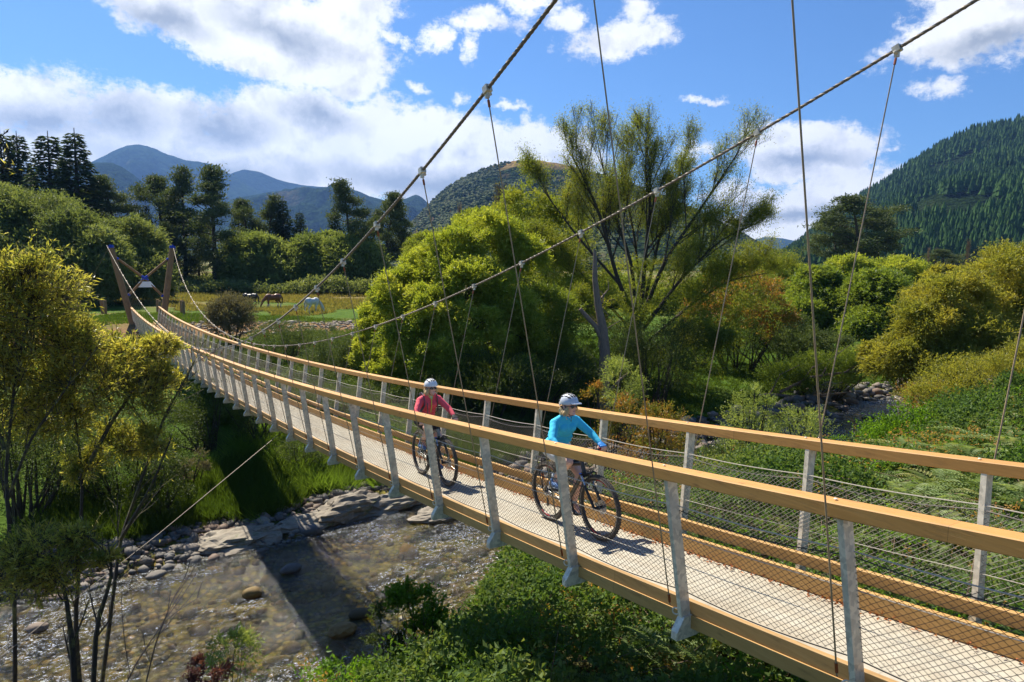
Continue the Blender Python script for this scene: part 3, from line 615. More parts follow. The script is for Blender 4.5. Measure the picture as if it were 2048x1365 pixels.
# ------------------------------------------------------------------ suspension bridge (local axes: x across, y along away from the camera, z up)
S = 1.5
CU, CLAT, CZ = -1.64927, -3.29862, 2.31896
def poly(c, u): return c[0] + c[1] * u + c[2] * u * u * .01 + c[3] * u ** 3 * 1e-4 + c[4] * u ** 4 * 1e-6
ZB = CAM_H - CZ * S
def zdeck(y): return ZB + S * poly([0, -0.11276, 0.30247, -0.55669, 0.74447], np.asarray(y, float) / S) + .73
def zcab(y):
    u = np.asarray(y, float) / S
    return ZB + S * np.where(u < 20, poly([4.09, -0.41974, 1.32463, -1.95502, 3.89985], np.minimum(u, 20)), .053 + .00862 * (np.maximum(u, 20) - 20) ** 2)
def wcab(y): u = np.asarray(y, float) / S; return S * (1.30149 - .064821 * u + .0018162 * u * u)
BO = Vector((S * (math.sin(YAW) * CU - math.cos(YAW) * CLAT), S * (-math.cos(YAW) * CU - math.sin(YAW) * CLAT), 0))
BR = empty('suspension_bridge', BO, YAW)
setp(BR, 'long timber and galvanised steel suspension footbridge sagging across the river', 'bridge')
BMW = Matrix.Translation(BO) @ Matrix.Rotation(YAW, 4, 'Z')
def b2w(x, y, z): return np.array(BMW @ Vector((x, y, z)))
def w2b(p): return np.array(BMW.inverted() @ Vector(p))
def line_y(x, z, y0=-5.0, y1=55.6, n=120):
    y = np.linspace(y0, y1, n); return np.stack([np.full(n, float(x)), y, zdeck(y) + z], 1)
def rect(w_, h_, bev=0.0):
    x, z = w_ / 2, h_ / 2; return [(-x, -z), (x, -z), (x, z), (-x, z)]
def brect(w_, h_, b=.008):
    x, z = w_ / 2, h_ / 2; return [(-x + b, -z), (x - b, -z), (x, -z + b), (x, z - b), (x - b, z), (-x + b, z), (-x, z - b), (-x, -z + b)]
Y0, Y1 = -5.0, 55.8
MB().sweep(line_y(-.0225, -.03, Y0, Y1), rect(1.285, .05)).build('deck', M['deck'], BR)
for x in (-.915, .925):
    MB().sweep(line_y(x, 1.1925 + .0475, Y0, Y1, 130), brect(.14, .095, .006)).build('handrail', M['rail'], BR)
MB().sweep(line_y(.505, .083, Y0, Y1), brect(.046, .158, .004)).build('kerb_timber', M['kerb'], BR)
MB().sweep(line_y(.655, .215, Y0, Y1), brect(.05, .11, .004)).build('kerb_timber', M['kerb'], BR)
MB().sweep(line_y(.655, -.03, Y0, Y1), brect(.05, .11, .004)).build('side_beam', M['beam'], BR)
MB().sweep(line_y(-.690, .084, Y0, Y1), brect(.046, .112, .004)).build('side_beam', M['beam'], BR)
MB().sweep(line_y(-.697, -.031, Y0, Y1), brect(.055, .112, .004)).build('side_beam', M['kerb'], BR)
st = np.arange(-3, 38) * S
def post_pt(sd, z): f = (z + .1) / 1.285; return sd * (.742 + f * .165)
def torus(mb, c, R_, r, n=14, k=6, ax=(1, 0, 0)):
    a = np.linspace(0, 2 * PI, n + 1); ax = nrm(np.array(ax, float)); u = nrm(np.cross(ax, [0.1, .3, 1])); v = np.cross(ax, u)
    mb.tube([np.array(c) + R_ * (math.cos(t) * u + math.sin(t) * v) for t in a], r, k)
for sd in (-1, 1):
    for y in st:
        zz = float(zdeck(y)); slope = float(zdeck(y + .1) - zdeck(y - .1)) / .2
        mb = MB(); mb.bar((post_pt(sd, -.09), y + slope * .62, zz - .09 + slope * slope * .6), (post_pt(sd, 1.19), y - slope * .12, zz + 1.19), .042, .10, upv=(sd, 0, 0))
        mb.V[-1] = mb.V[-1]
        po = mb.build('post', M['galv'], BR)
        mb = MB(); g = [(.875, -.155), (.875, -.085), (.80, .03), (.695, .03), (.655, -.03), (.64, -.155)]
        yg = y + slope * .62; zg = float(zdeck(yg)); V = [(sd * a, yg - .034, zg + b) for a, b in g] + [(sd * a, yg + .034, zg + b) for a, b in g]; k = len(g); y_, zz_ = y, zz; y, zz = yg, zg
        mb.add(V[:k], [list(range(k))[::(1 if sd > 0 else -1)]]); mb.add(V[k:], [list(range(k))[::(-1 if sd > 0 else 1)]])
        mb.add(V, [[(q + 1) % k, q, q + k, (q + 1) % k + k] for q in range(k)])
        mb.box((sd * .876, y, zz - .12), (.008, .05, .05)); mb.ell((sd * .76, y - .038, zz - .05), (.008, .006, .008), nu=6, nv=4)
        torus(mb, (sd * .815, y + .05, zz + .055), .028, .0065, ax=(1, .5, 0)); mb.sticks([(sd * .79, y + .05, zz + .055)], [(sd * .74, y + .03, zz + .06)], .007, .007, 6)
        mb.build('gusset', M['galv'], po); y, zz = y_, zz_
        for q in (-.075, .075): MB().ell((sd * .915, y + q, zz + 1.289), (.013, .013, .005), nu=8, nv=4).build('rail_bolt', M['galv'], po)
for y in st:
    y = y + float(zdeck(y + .1) - zdeck(y - .1)) / .2 * .62
    MB().box((0, y, float(zdeck(y)) - .122), (1.70, .055, .065)).build('cross_beam', M['galv'], BR)
# main cables, clamps, hangers
yc = np.concatenate([np.linspace(-9, 14, 420), np.linspace(14.1, 57, 160)])
for sd in (-1, 1):
    P_ = np.stack([sd * wcab(yc), yc, zcab(yc)], 1)
    MB().tube(P_, .0175, 12, .06, 28.0).build('main_cable', M['cable'], BR, smooth=False)
    for y in st:
        if y > 52: continue
        zc_ = float(zcab(y)); wc = float(wcab(y)); top = np.array([sd * wc, y, zc_ - .03]); bot = np.array([sd * .815, y + .05, float(zdeck(y)) + .085])
        if y < -1 * S - .1 and False: continue
        d = nrm(top - bot); L = np.linalg.norm(top - bot)
        if L < .25: continue
        mb = MB(); mb.tube([bot, bot + d * L * .5, top], .0062, 6); hg = mb.build('hanger', M['hanger'], BR)
        MB().tube([bot + d * .03, bot + d * .10], .011, 7).build('ferrule', M['copper'], hg); MB().tube([top - d * .12, top - d * .06], .012, 7).build('ferrule', M['copper'], hg)
        sl = float(zcab(y + .05) - zcab(y - .05)) / .1; dv = nrm(np.array([0, 1, sl]))
        mb = MB(); c = np.array([sd * wc, y, zc_]); mb.bar(c - dv * .035, c + dv * .035, .06, .062); mb.bar(c - [0, .02, .05], c + [0, .02, -.05], .03, .05)
        mb.ell(c - np.array([sd * .02, 0, .035]), (.03, .018, .018), nu=8, nv=6); mb.build('clamp', M['galv'], hg)
# wires and netting on both sides
def net_x(sd, z): return post_pt(sd, z) - sd * .042
for sd in (-1, 1):
    mb = MB(); yy = np.arange(Y0 + .5, Y1 - .3, .15)
    ph = np.abs(np.sin(yy / S * PI))
    for z, r, sg in ((.96, .0048, .02), (.70, .0032, .006), (.45, .0032, .006)):
        zz = z - ph * sg; mb.tube(np.stack([net_x(sd, z) + 0 * yy, yy, zdeck(yy) + zz], 1), r, 5)
    mb.build('side_wire', M['wire'], BR)
    mb = MB(); zz = .185 + .035 * (1 - ph); mb.tube(np.stack([net_x(sd, .2) + 0 * yy, yy, zdeck(yy) + zz], 1), .0048, 5)
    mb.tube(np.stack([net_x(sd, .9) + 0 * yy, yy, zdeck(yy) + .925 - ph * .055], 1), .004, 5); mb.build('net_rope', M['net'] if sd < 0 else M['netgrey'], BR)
    cw, ch = .060, .046; n = int((Y1 - Y0 - 1) / cw); y0 = Y0 + .5 + np.arange(n) * cw; nseg = 5; mb = MB()
    for dr in (-1, 1):
        du = .75 * cw / ch
        Pp = []
        for q in range(nseg + 1):
            f = q / nseg; y = y0 + dr * du * (f - .5); y = y + .012 * np.sin(y * 9 + f * 5); ph2 = np.abs(np.sin(y / S * PI))
            z = .2 + f * .74 - ph2 * .03 * f + .03 * (1 - ph2) * (1 - f)
            bulge = np.sin(f * PI) * .012 * np.sin(y * 2.1 + sd)
            Pp.append(np.stack([net_x(sd, 0) + sd * z / 1.285 * .165 + bulge, y, zdeck(y) + z], 1))
        for q in range(nseg): mb.sticks(Pp[q], Pp[q + 1], .0019, .0019, 3)
        if dr == 1:
            kn = []
            for q in range(1, 17):
                f = q / 17; y = y0[(y0 < 8)] + (q % 2) * cw / 2; ph2 = np.abs(np.sin(y / S * PI)); z = .2 + f * .74 - ph2 * .03 * f + .03 * (1 - ph2) * (1 - f)
                kn.append(np.stack([net_x(sd, 0) + sd * z / 1.285 * .165 + 0 * y, y, zdeck(y) + z], 1))
            kn = np.concatenate(kn); V0 = np.array([[1, 0, 0], [-1, 0, 0], [0, 1, 0], [0, -1, 0], [0, 0, 1], [0, 0, -1]]) * .0036
            F0 = np.array([[0, 2, 4], [2, 1, 4], [1, 3, 4], [3, 0, 4], [2, 0, 5], [1, 2, 5], [3, 1, 5], [0, 3, 5]])
            mb.add((V0[None] + kn[:, None]).reshape(-1, 3), (np.arange(len(kn))[:, None, None] * 6 + F0[None]).reshape(-1, 3))
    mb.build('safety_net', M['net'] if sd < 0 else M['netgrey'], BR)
for sd in (-1, 1):   # wind cables slung under the cross beams, and the one that runs off to the bank
    yy = np.linspace(Y0, 42, 60); MB().tube(np.stack([sd * .52 + 0 * yy, yy, zdeck(yy) - .185 - .02 * np.abs(np.sin(yy / S * PI))], 1), .008, 6).build('wind_cable', M['cable'], BR)
g0 = w2b(at(-60, 1362, 10.8)); MB().tube([(-.55, 15.0, float(zdeck(15)) - .17), (np.array([-.55, 15.0, float(zdeck(15)) - .17]) + g0) / 2 - [0, 0, .08], g0], .009, 6).build('wind_cable', M['cable'], BR)
# far portal
def zp(y, dz): return float(zdeck(y)) + dz
HL, HRt = np.array([-1.97, 57, zp(57, 5.66)]), np.array([2.15, 57, zp(57, 5.72)])
FL, FR = np.array([-.80, 55.6, zp(55.6, -.25)]), np.array([1.12, 56.0, zp(56, -.2)])
for a, b in ((FL, HL), (FR, HRt)):
    pl = MB().tube([a, a * .7 + b * .3, a * .35 + b * .65, b - nrm(b - a) * .16], [.235, .225, .21, .20], 16).build('portal_post', M['pole'], BR, smooth=True)
    mb = MB(); mb.tube([b - nrm(b - a) * .20, b], [.215, .215], 16); mb.box(b + [0, 0, .04], (.05, .16, .12)); mb.build('post_cap', M['blue'], pl)
def onleg(a, b, t_): return a + (b - a) * t_
c0 = w2b(at(289.5, 557, b2w(0, 56.6, 0)[1]))
for a, b in ((onleg(FL, HL, .88), onleg(FR, HRt, .33)), (onleg(FR, HRt, .87), onleg(FL, HL, .36))):
    for p_, in ((a,), (b,)):
        cb = c0 + nrm(p_ - c0) * .12; br = MB().tube([cb, p_], [.085, .085], 12).build('cross_brace', M['pole'], BR, smooth=True)
        MB().tube([p_ - nrm(p_ - c0) * .42, p_ - nrm(p_ - c0) * .28], [.10, .10], 12).build('bracket', M['blue'], br)
mb = MB(); mb.tube([c0 - [0, .12, 0], c0 + [0, .12, 0]], .11, 12)
for q in range(4):
    a = PI / 4 + q * PI / 2; d = np.array([math.cos(a) * 1.2, 0, math.sin(a)]); mb.tube([c0 + d * .08, c0 + d * .24], [.10, .10], 10)
mb.build('brace_hub', M['blue'], BR)
mb = MB(); q = [(-.36, -.24), (.36, -.24), (.68, -.66), (-.68, -.66)]
V = [c0 + [a, -.14, b] for a, b in q] + [c0 + [a, -.11, b] for a, b in q]; mb.add(V, [[3, 2, 1, 0], [4, 5, 6, 7], [0, 1, 5, 4], [1, 2, 6, 5], [2, 3, 7, 6], [3, 0, 4, 7]]); mb.build('sign_board', M['white'], BR)
MB().box((-.15, 56.5, zp(56, -.72)), (3.2, 1.3, .9)).build('abutment', M['concrete'], BR)
MB().box((0.05, 56.6, zp(56, -.14)), (1.9, 1.6, .25)).build('landing', M['concrete'], BR)
for h_, px, py in ((HL, 148, 628), (HRt, 346, 624)):
    e = w2b(at_z(px, py, 3.6)) + [0, 6, 0]; MB().tube([h_, e], .016, 6).build('back_stay', M['cable'], BR)
# leaves blown against the far kerb
n = 520; yb = np.concatenate([RS.rand(330) * 14 - 1.5, RS.choice([2.2, 3.4, 5.4, 7.8, 9.3, .9], 190) + RS.randn(190) * .25]); xb = .465 - np.abs(RS.randn(n)) * .045
lv = MB(); lv.leaves(np.stack([xb, yb, zdeck(yb) + .006 + RS.rand(n) * .02], 1), RS.randn(n, 3) * [1, 1, .25], RS.randn(n, 3) * .5 + [0, 0, 1], .028 + RS.rand(n) * .02, .022, RS.rand(n))
M['dead'] = leafmat('dead_leaf', [(0.10, 0.035, 0.012), (0.22, 0.075, 0.025), (0.30, 0.14, 0.05)], .1, .7)
lo_ = lv.build('fallen_leaves', M['dead'], att=True); lo_.matrix_world = BMW; setp(lo_, 'dry red brown leaves drifted against the far kerb of the deck', kind='stuff')

# ------------------------------------------------------------------ paddock things
for px, py, rel in ((153, 627, 'leftmost of the short round posts'), (159.6, 629, 'short post just right of the leftmost one'), (205.4, 627, 'left post of the pair beside the left portal pole'), (211, 628.5, 'right post of the pair beside the left portal pole'),
                    (316, 626, 'short post left of the right portal pole'), (319.5, 629, 'short post touching the right portal pole'), (363.5, 627, 'left post of the pair right of the portal'), (367.6, 629, 'right post of the pair right of the portal')):
    p = at_z(px, py, 3.6); p[2] = float(ground(p[0], p[1])); mb = MB(); mb.tube([(0, 0, -.2), (0, 0, 1.12), (.0, 0, 1.16)], [.135, .13, .11], 14)
    o = mb.build('bollard', M['pole'], smooth=True); o.location = p; o.rotation_euler = (0, RS.randn() * .02, 0); setp(o, rel, 'bollard', 'short timber posts on the paddock')
FE = empty('field_fence', (-50, 101, 3.6)); setp(FE, 'post and wire fence along the far edge of the paddock', 'fence')
M['fpost'] = plain('grey_post', (0.20, 0.17, 0.12), .9)
xs = np.arange(-38, 44, 1.9)
for q, x in enumerate(xs):
    th = .09 if q % 4 == 0 else .04; MB().tube([(x, x * .03 + RS.randn() * .1, -.1), (x + RS.randn() * .04, x * .03, 1.15 + RS.rand() * .15)], th, 6).build('fence_post', M['fpost'], FE)
for z in (.25, .5, .75, 1.0): MB().tube([(-38, -1.14, z), (0, 0, z), (43, 1.3, z)], .012, 4).build('fence_wire', M['wire'], FE)
# ------------------------------------------------------------------ plants
def rdir(n, rs=RS): return nrm(rs.randn(n, 3))
def bez(a, b, c, n=7):
    t_ = np.linspace(0, 1, n)[:, None]; return (1 - t_) ** 2 * a + 2 * t_ * (1 - t_) * b + t_ ** 2 * c
def px_lobes(D, L):
    """each lobe: (px, py, half width px, half height px[, extra metres farther[, depth ratio]])"""
    o = []
    for l in L:
        d = D + (l[4] if len(l) > 4 else 0); k = d / F_PX; dr = l[5] if len(l) > 5 else .9
        o.append((at(l[0], l[1], d), np.array([l[2] * k, l[2] * k * dr, l[3] * k])))
    return o
def crown_mesh(mb, lobes, dens=1.0, cl=None, spr=14, nl=7, sl=.5, ll=.12, lw=.03, up_=.15, out_=.8, droop=.25, spread=.30, rs=RS, tw=None, lo=.55, jitter=.5, under=-.75):
    """sprays of leaves gathered in clusters over and inside a set of rounded boughs; returns the cluster centres"""
    C = []
    for c, r in lobes:
        area = (r[0] * r[2] + r[0] * r[1] + r[1] * r[2]) / 3
        k = max(6, int((cl or 9) * area ** .75 * dens * 1.25)); d = rdir(k * 2, rs); d = d[d[:, 2] > under][:k]; k = len(d)
        rr = lo + (1.03 - lo) * rs.rand(k, 1) ** .45; P_ = c + d * r * rr * .87
        m_ = r.mean() * spread * (.7 + .6 * rs.rand(k))
        n = k * spr; ci = np.repeat(np.arange(k), spr); mi = m_[ci][:, None]
        uu = rdir(n, rs) + np.array([0, 0, .45]); od = nrm((P_[ci] - c) / r); uu = nrm(uu + od * .35)
        s0 = P_[ci] + uu * mi * np.array([1.15, 1.15, .8]) * (.25 + .5 * rs.rand(n, 1))
        sd_ = nrm(uu + od * out_ * .5 + rdir(n, rs) * jitter + np.array([0, 0, up_]))
        Ls = np.minimum(sl, m_[ci] * .95) * (.6 + .8 * rs.rand(n)); cr_ = np.clip(rs.rand(k)[ci] * .55 + rs.rand(n) * .25, 0, 1)
        li = np.repeat(np.arange(n), nl); tt = (np.tile(np.arange(nl), n) + rs.rand(n * nl)) / nl
        pos = s0[li] + sd_[li] * (Ls[li] * tt)[:, None] + np.array([0, 0, -1.0]) * (droop * Ls[li] * tt ** 2)[:, None]
        ax = nrm(sd_[li] * .75 + rdir(len(li), rs) * .75 + np.array([0, 0, -droop * .9]) * tt[:, None])
        nm = nrm(rdir(len(li), rs) + np.array([0, 0, .8])); sz = .65 + .7 * rs.rand(len(li))
        mb.leaves(pos, ax, nm, ll * sz, lw * sz, np.clip(cr_[li] + rs.rand(len(li)) * .35 - .08, 0, 1))
        if tw is not None: e = s0 + sd_ * Ls[:, None]; tw.sticks(s0 - sd_ * .1, e, .006 * ll / .1, .003, 3)
        C.append((c, r, P_))
    return C
def limbs(mb, base, fork, C, r0, rs=RS, sub=8, sides=7, lean=None):
    base = np.array(base, float); fork = np.array(fork, float)
    mid = (base + fork) / 2 + (rs.randn(3) * .12 * np.linalg.norm(fork - base) * np.array([1, 1, 0]) if lean is None else lean)
    mb.tube(bez(base - np.array([0, 0, .3]), mid, fork, 9), np.linspace(r0, r0 * .62, 9) * (1 + .25 * np.array([1, .35, .1, 0, 0, 0, 0, 0, 0])), sides + 3)
    for c, r, P_ in C:
        L = np.linalg.norm(c - fork); m_ = fork * .5 + c * .5 + np.array([0, 0, .12 * L]) + rs.randn(3) * .08 * L
        pth = bez(fork, m_, c, 8); rl = r0 * (.34 + .12 * rs.rand()); mb.tube(pth, np.linspace(rl, rl * .4, 8), sides)
        idx = rs.choice(len(P_), min(sub, len(P_)), replace=False)
        for q in idx:
            s_ = pth[rs.randint(3, 8)]; e = P_[q]; mm = (s_ + e) / 2 + rs.randn(3) * .07 * np.linalg.norm(e - s_)
            pp = bez(s_, mm, e, 5); mb.tube(pp, np.linspace(rl * .36, rl * .09, 5), 4)
def tree(name, label, D, L, base, fork, leaf, bark, r0=.2, group=None, cat='tree', sub=8, rs=None, own=None, **kw):
    """base (px, py) on the ground and fork (px, py) give the trunk; L are its boughs"""
    rs = rs or np.random.RandomState((hash(label) if False else sum(map(ord, label))) % 9999)
    lob = own if own is not None else px_lobes(D, L)
    bp = at(base[0], base[1], D); bp[2] = float(ground(bp[0], bp[1])); fp = at(fork[0], fork[1], D)
    if fp[2] < bp[2] + .3: fp[2] = bp[2] + .3
    t_ = empty(name, bp); setp(t_, label, cat, group)
    lob = [(c - bp, r) for c, r in lob]; fp = fp - bp
    mb = MB(); C = crown_mesh(mb, lob, rs=rs, **kw); mb.build('crown' if cat == 'tree' else 'foliage', leaf, t_, att=True)
    mb = MB(); limbs(mb, (0, 0, 0), fp, C, r0, rs, sub); mb.build('trunk' if cat == 'tree' else 'stem', bark, t_, smooth=True)
    return t_
B_ = M['bark'] = barkmat('dark_bark', (0.085, 0.065, 0.045), (0.035, 0.027, 0.02)); M['barkg'] = barkmat('grey_bark', (0.34, 0.245, 0.175), (0.17, 0.12, 0.09))
M['barkmoss'] = barkmat('mossy_bark', (0.075, 0.06, 0.045), (0.03, 0.025, 0.02), 8, (0.22, 0.20, 0.06))
M['l_yg'] = leafmat('yellow_green_willow', [(0.075, 0.11, 0.015), (0.14, 0.18, 0.024), (0.21, 0.235, 0.034), (0.29, 0.29, 0.08)], .45, .45, .3, .5, .35)
M['l_ygd'] = leafmat('mid_green_willow', [(0.05, 0.085, 0.015), (0.10, 0.14, 0.022), (0.17, 0.20, 0.035)], .42, .45, .35, .5, .35)
M['l_near'] = leafmat('yellowing_willow', [(0.09, 0.115, 0.025), (0.17, 0.19, 0.045), (0.28, 0.26, 0.055), (0.36, 0.35, 0.22)], .52, .30, .25, .8, 1.2, 1.65)
M['l_olive'] = leafmat('olive_willow', [(0.045, 0.065, 0.024), (0.09, 0.115, 0.04), (0.15, 0.17, 0.07)], .35, .55, .4, .4, .15)
M['l_round'] = leafmat('round_willow', [(0.055, 0.085, 0.024), (0.11, 0.14, 0.04), (0.17, 0.20, 0.07)], .38, .55, .4, .4, .15)
M['l_con'] = leafmat('conifer_needles', [(0.014, 0.030, 0.013), (0.030, 0.052, 0.022), (0.056, 0.080, 0.034)], .18, .6, .35, .4, .12)
M['l_pine'] = leafmat('pine_needles', [(0.020, 0.034, 0.013), (0.045, 0.064, 0.024), (0.085, 0.105, 0.042)], .22, .6, .35, .4, .2)
M['l_dk'] = leafmat('dark_shrub', [(0.016, 0.028, 0.008), (0.036, 0.055, 0.014), (0.065, 0.085, 0.022)], .35, .5, .4, .5, .7)
M['l_or'] = leafmat('golden_willow', [(0.11, 0.135, 0.025), (0.19, 0.195, 0.035), (0.29, 0.245, 0.045)], .45, .45, .45, .5, .3, 1.6)
M['l_tall'] = leafmat('thin_autumn_leaves', [(0.07, 0.10, 0.016), (0.12, 0.15, 0.022), (0.20, 0.19, 0.03)], .45, .5, .3, .5, .3)
M['l_red'] = leafmat('reddening_leaves', [(0.05, 0.075, 0.012), (0.10, 0.11, 0.02), (0.20, 0.10, 0.025), (0.30, 0.09, 0.02)], .4, .4, .4, .6, 1.5)
M['l_pale'] = leafmat('pale_shrub', [(0.08, 0.11, 0.03), (0.15, 0.19, 0.05), (0.25, 0.28, 0.10)], .4, .45, .35, .5, 1.5)
M['l_grey'] = leafmat('grey_shrub', [(0.05, 0.045, 0.03), (0.085, 0.08, 0.05), (0.13, 0.12, 0.08)], .25, .7, .3, .3, 1.5)
M['l_bram'] = leafmat('bramble_leaves', [(0.025, 0.05, 0.012), (0.05, 0.095, 0.02), (0.085, 0.13, 0.035), (0.17, 0.18, 0.06)], .35, .55, .5, .25, .6, 1.6)
M['l_net'] = leafmat('nettle_leaves', [(0.05, 0.10, 0.012), (0.09, 0.18, 0.016), (0.15, 0.27, 0.025)], .5, .42, .4, .5, 1.2, 1.3)
M['l_fern'] = leafmat('bracken_fronds', [(0.045, 0.075, 0.02), (0.085, 0.125, 0.032), (0.14, 0.18, 0.06), (0.22, 0.17, 0.05)], .4, .5, .45, .5, .8)
M['l_gorse'] = leafmat('gorse_spines', [(0.028, 0.045, 0.014), (0.06, 0.085, 0.026), (0.10, 0.12, 0.045)], .25, .6, .35, .4, 1.0)
M['grass'] = leafmat('bank_grass', [(0.030, 0.055, 0.010), (0.055, 0.095, 0.014), (0.095, 0.14, 0.025)], .35, .5, .4, .4, .5, 1.45)
M['dry'] = leafmat('dry_grass', [(0.06, 0.07, 0.02), (0.12, 0.11, 0.035), (0.18, 0.145, 0.06)], .35, .6, .4, .4, .5)

# ---- willows around the paddock and across the river
tree('willow_tree', 'largest bright yellow green willow right of the horses, over the middle of the bridge', 38,
     [(975, 478, 66, 36, 1), (1035, 522, 55, 46, 1.5), (905, 505, 55, 40, -.5), (850, 545, 50, 42, .5), (940, 565, 62, 45, -2), (1010, 600, 60, 46, -1), (800, 592, 46, 42, -1), (870, 620, 58, 45, -2.5), (765, 645, 44, 42, .5), (818, 680, 52, 42, -2), (950, 660, 60, 46, -3), (1035, 670, 50, 46, -1),
      (738, 705, 32, 38, -.5), (772, 742, 44, 36, -2), (885, 715, 55, 42, -3.5), (962, 745, 55, 42, -3), (840, 772, 50, 32, -3), (1040, 748, 50, 42, -2)],
     (885, 800), (880, 735), M['l_yg'], B_, .32, 'willows by the river', dens=1.0, cl=17, spr=70, nl=8, sl=.75, ll=.16, lw=.05, up_=.3, droop=.15, sub=7, spread=.34, lo=.62)
tree('willow_tree', 'duller green willow filling the gap between the bright willow and the dead trunk', 40,
     [(1070, 660, 75, 85), (1040, 740, 90, 60, -1), (1120, 760, 65, 65, -1), (1075, 790, 90, 45, -2), (990, 800, 80, 40, -2.5)],
     (1080, 815), (1080, 770), M['l_ygd'], B_, .2, 'willows by the river', cl=17, spr=60, nl=8, sl=.7, ll=.16, lw=.05, spread=.36)
tree('willow_tree', 'tall yellow and bronze tree behind the bright willow, below the hill top', 50,
     [(1060, 430, 60, 55), (1010, 460, 60, 45, 2), (1110, 480, 70, 60), (960, 450, 45, 25, 3), (1090, 560, 80, 70)], (1080, 790), (1075, 600), M['l_tall'], B_, .26, 'willows by the river', cl=14, spr=34, nl=7, sl=.8, ll=.18, lw=.06)
for lab, D, L, base, fork in (
    ('round willow left of the horses, first of the row along the paddock fence', 108, [(515, 535, 62, 52), (480, 555, 36, 40, -2), (550, 560, 40, 38, -2), (515, 500, 36, 22)], (515, 592), (515, 575)),
    ('round willow above the brown horse in the row along the paddock fence', 109, [(620, 530, 48, 52), (655, 510, 42, 34, 3), (600, 560, 40, 34, -2)], (622, 594), (620, 575)),
    ('wide willow above the white horse in the row along the paddock fence', 110, [(700, 535, 65, 52), (675, 560, 50, 38, -2), (740, 555, 40, 42)], (700, 596), (700, 578))):
    tree('willow_tree', lab, D, L, base, fork, M['l_round'], B_, .45, 'willows along the paddock fence', cl=8, spr=80, nl=7, sl=1.6, ll=.42, lw=.16, up_=.3, spread=.36)
for lab, D, L, base, fork in (
    ('tallest olive willow at the left edge below the spruces', 74, [(60, 455, 90, 66), (0, 450, 70, 70), (40, 520, 110, 55, -3), (-60, 490, 90, 80)], (60, 610), (60, 560)),
    ('dark spreading willow behind the yellow willow at the left', 72, [(150, 490, 72, 52), (190, 520, 60, 50, -2), (120, 550, 90, 45, -3), (160, 590, 60, 25, -3)], (150, 612), (150, 580)),
    ('grey green rounded willow behind the portal', 78, [(255, 500, 62, 58), (225, 545, 50, 40, -2), (300, 545, 38, 38, -2), (265, 560, 60, 30, -3)], (260, 605), (258, 580)),
    ('small grey willow under the portal sign', 84, [(295, 575, 32, 20), (320, 570, 22, 24)], (300, 600), (300, 590))):
    tree('willow_tree', lab, D, L, base, fork, M['l_olive'], B_, .4, 'olive willows left of the paddock', cl=9, spr=70, nl=7, sl=1.2, ll=.34, lw=.12, up_=.1, spread=.36)
for lab, D, L, base, fork, mt in (
    ('round green willow upstream, left of the pair beyond the bend', 72, [(1640, 600, 58, 52), (1610, 635, 45, 40, -2), (1670, 650, 50, 45, -2), (1640, 560, 35, 20)], (1645, 715), (1645, 660), 'l_ygd'),
    ('largest round green willow upstream, right of the pair beyond the bend', 68, [(1755, 620, 70, 65), (1720, 670, 55, 48, -2), (1790, 680, 40, 50, -2), (1745, 575, 40, 28)], (1755, 730), (1755, 680), 'l_ygd'),
    ('low yellow green willow in the gap of the valley', 95, [(1560, 565, 45, 35), (1530, 590, 40, 40), (1595, 590, 30, 35)], (1560, 660), (1560, 610), 'l_yg'),
    ('yellow green willow behind the pair beyond the bend', 88, [(1700, 545, 40, 28), (1790, 550, 50, 28), (1830, 580, 30, 40), (1845, 620, 40, 50)], (1780, 690), (1790, 610), 'l_yg'),
    ('orange tinged low tree behind the right hand golden willow', 60, [(1890, 560, 35, 25), (1860, 610, 45, 40)], (1880, 720), (1880, 640), 'l_or')):
    tree('willow_tree', lab, D, L, base, fork, M[mt], B_, .35, 'willows upstream', cl=10, spr=70, nl=7, sl=1.1, ll=.30, lw=.10, up_=.2, spread=.36)
tree('willow_tree', 'golden orange willow at the right edge', 37, [(2010, 560, 70, 62), (2060, 600, 60, 90), (1985, 640, 60, 60, -1), (2040, 690, 70, 60, -1)], (2045, 800), (2040, 700), M['l_or'], B_, .28, 'willows on the near bank upstream', cl=17, spr=60, nl=8, sl=.7, ll=.15, lw=.05, spread=.36)
tree('willow_tree', 'yellow green willow leaning over the river below the golden one', 35, [(1900, 600, 62, 55), (1850, 660, 60, 55, -1), (1940, 690, 75, 65, -1), (1800, 715, 62, 36, -1), (1880, 740, 80, 48, -2), (1760, 710, 40, 20)], (1940, 800), (1925, 730), M['l_or'], B_, .26, 'willows on the near bank upstream', cl=18, spr=64, nl=8, sl=.7, ll=.15, lw=.05, spread=.36)

for q, (px, py, rx, ry, D, mt) in enumerate([(1010, 620, 60, 50, 70, 'l_ygd'), (1120, 620, 70, 50, 76, 'l_tall'), (1220, 600, 70, 45, 84, 'l_ygd'), (1330, 605, 70, 45, 80, 'l_tall'), (1440, 600, 70, 45, 82, 'l_ygd'), (1510, 590, 50, 40, 90, 'l_tall'), (1960, 600, 60, 45, 80, 'l_ygd'), (2060, 590, 60, 50, 78, 'l_ygd'), (870, 500, 50, 30, 95, 'l_tall')]):
    tree('willow_tree', ('low %s tree behind the tall half bare tree, %s from the left' % (('green', 'bronze')[mt == 'l_tall'], ('first', 'second', 'third', 'fourth', 'fifth', 'sixth')[q])) if q < 6 else ('low green tree behind the golden willow', 'low green tree at the right edge behind the golden willow', 'bronze tree crown peeping over the bright willow')[q - 6], D, [(px, py, rx, ry), (px - 30, py + 25, rx * .7, ry * .8, -2), (px + 35, py + 20, rx * .7, ry * .8, -1)], (px, py + 75), (px, py + 30), M[mt], B_, .3, 'low trees along the valley floor', cl=9, spr=50, nl=7, sl=1.1, ll=.30, lw=.10, up_=.2, spread=.36)
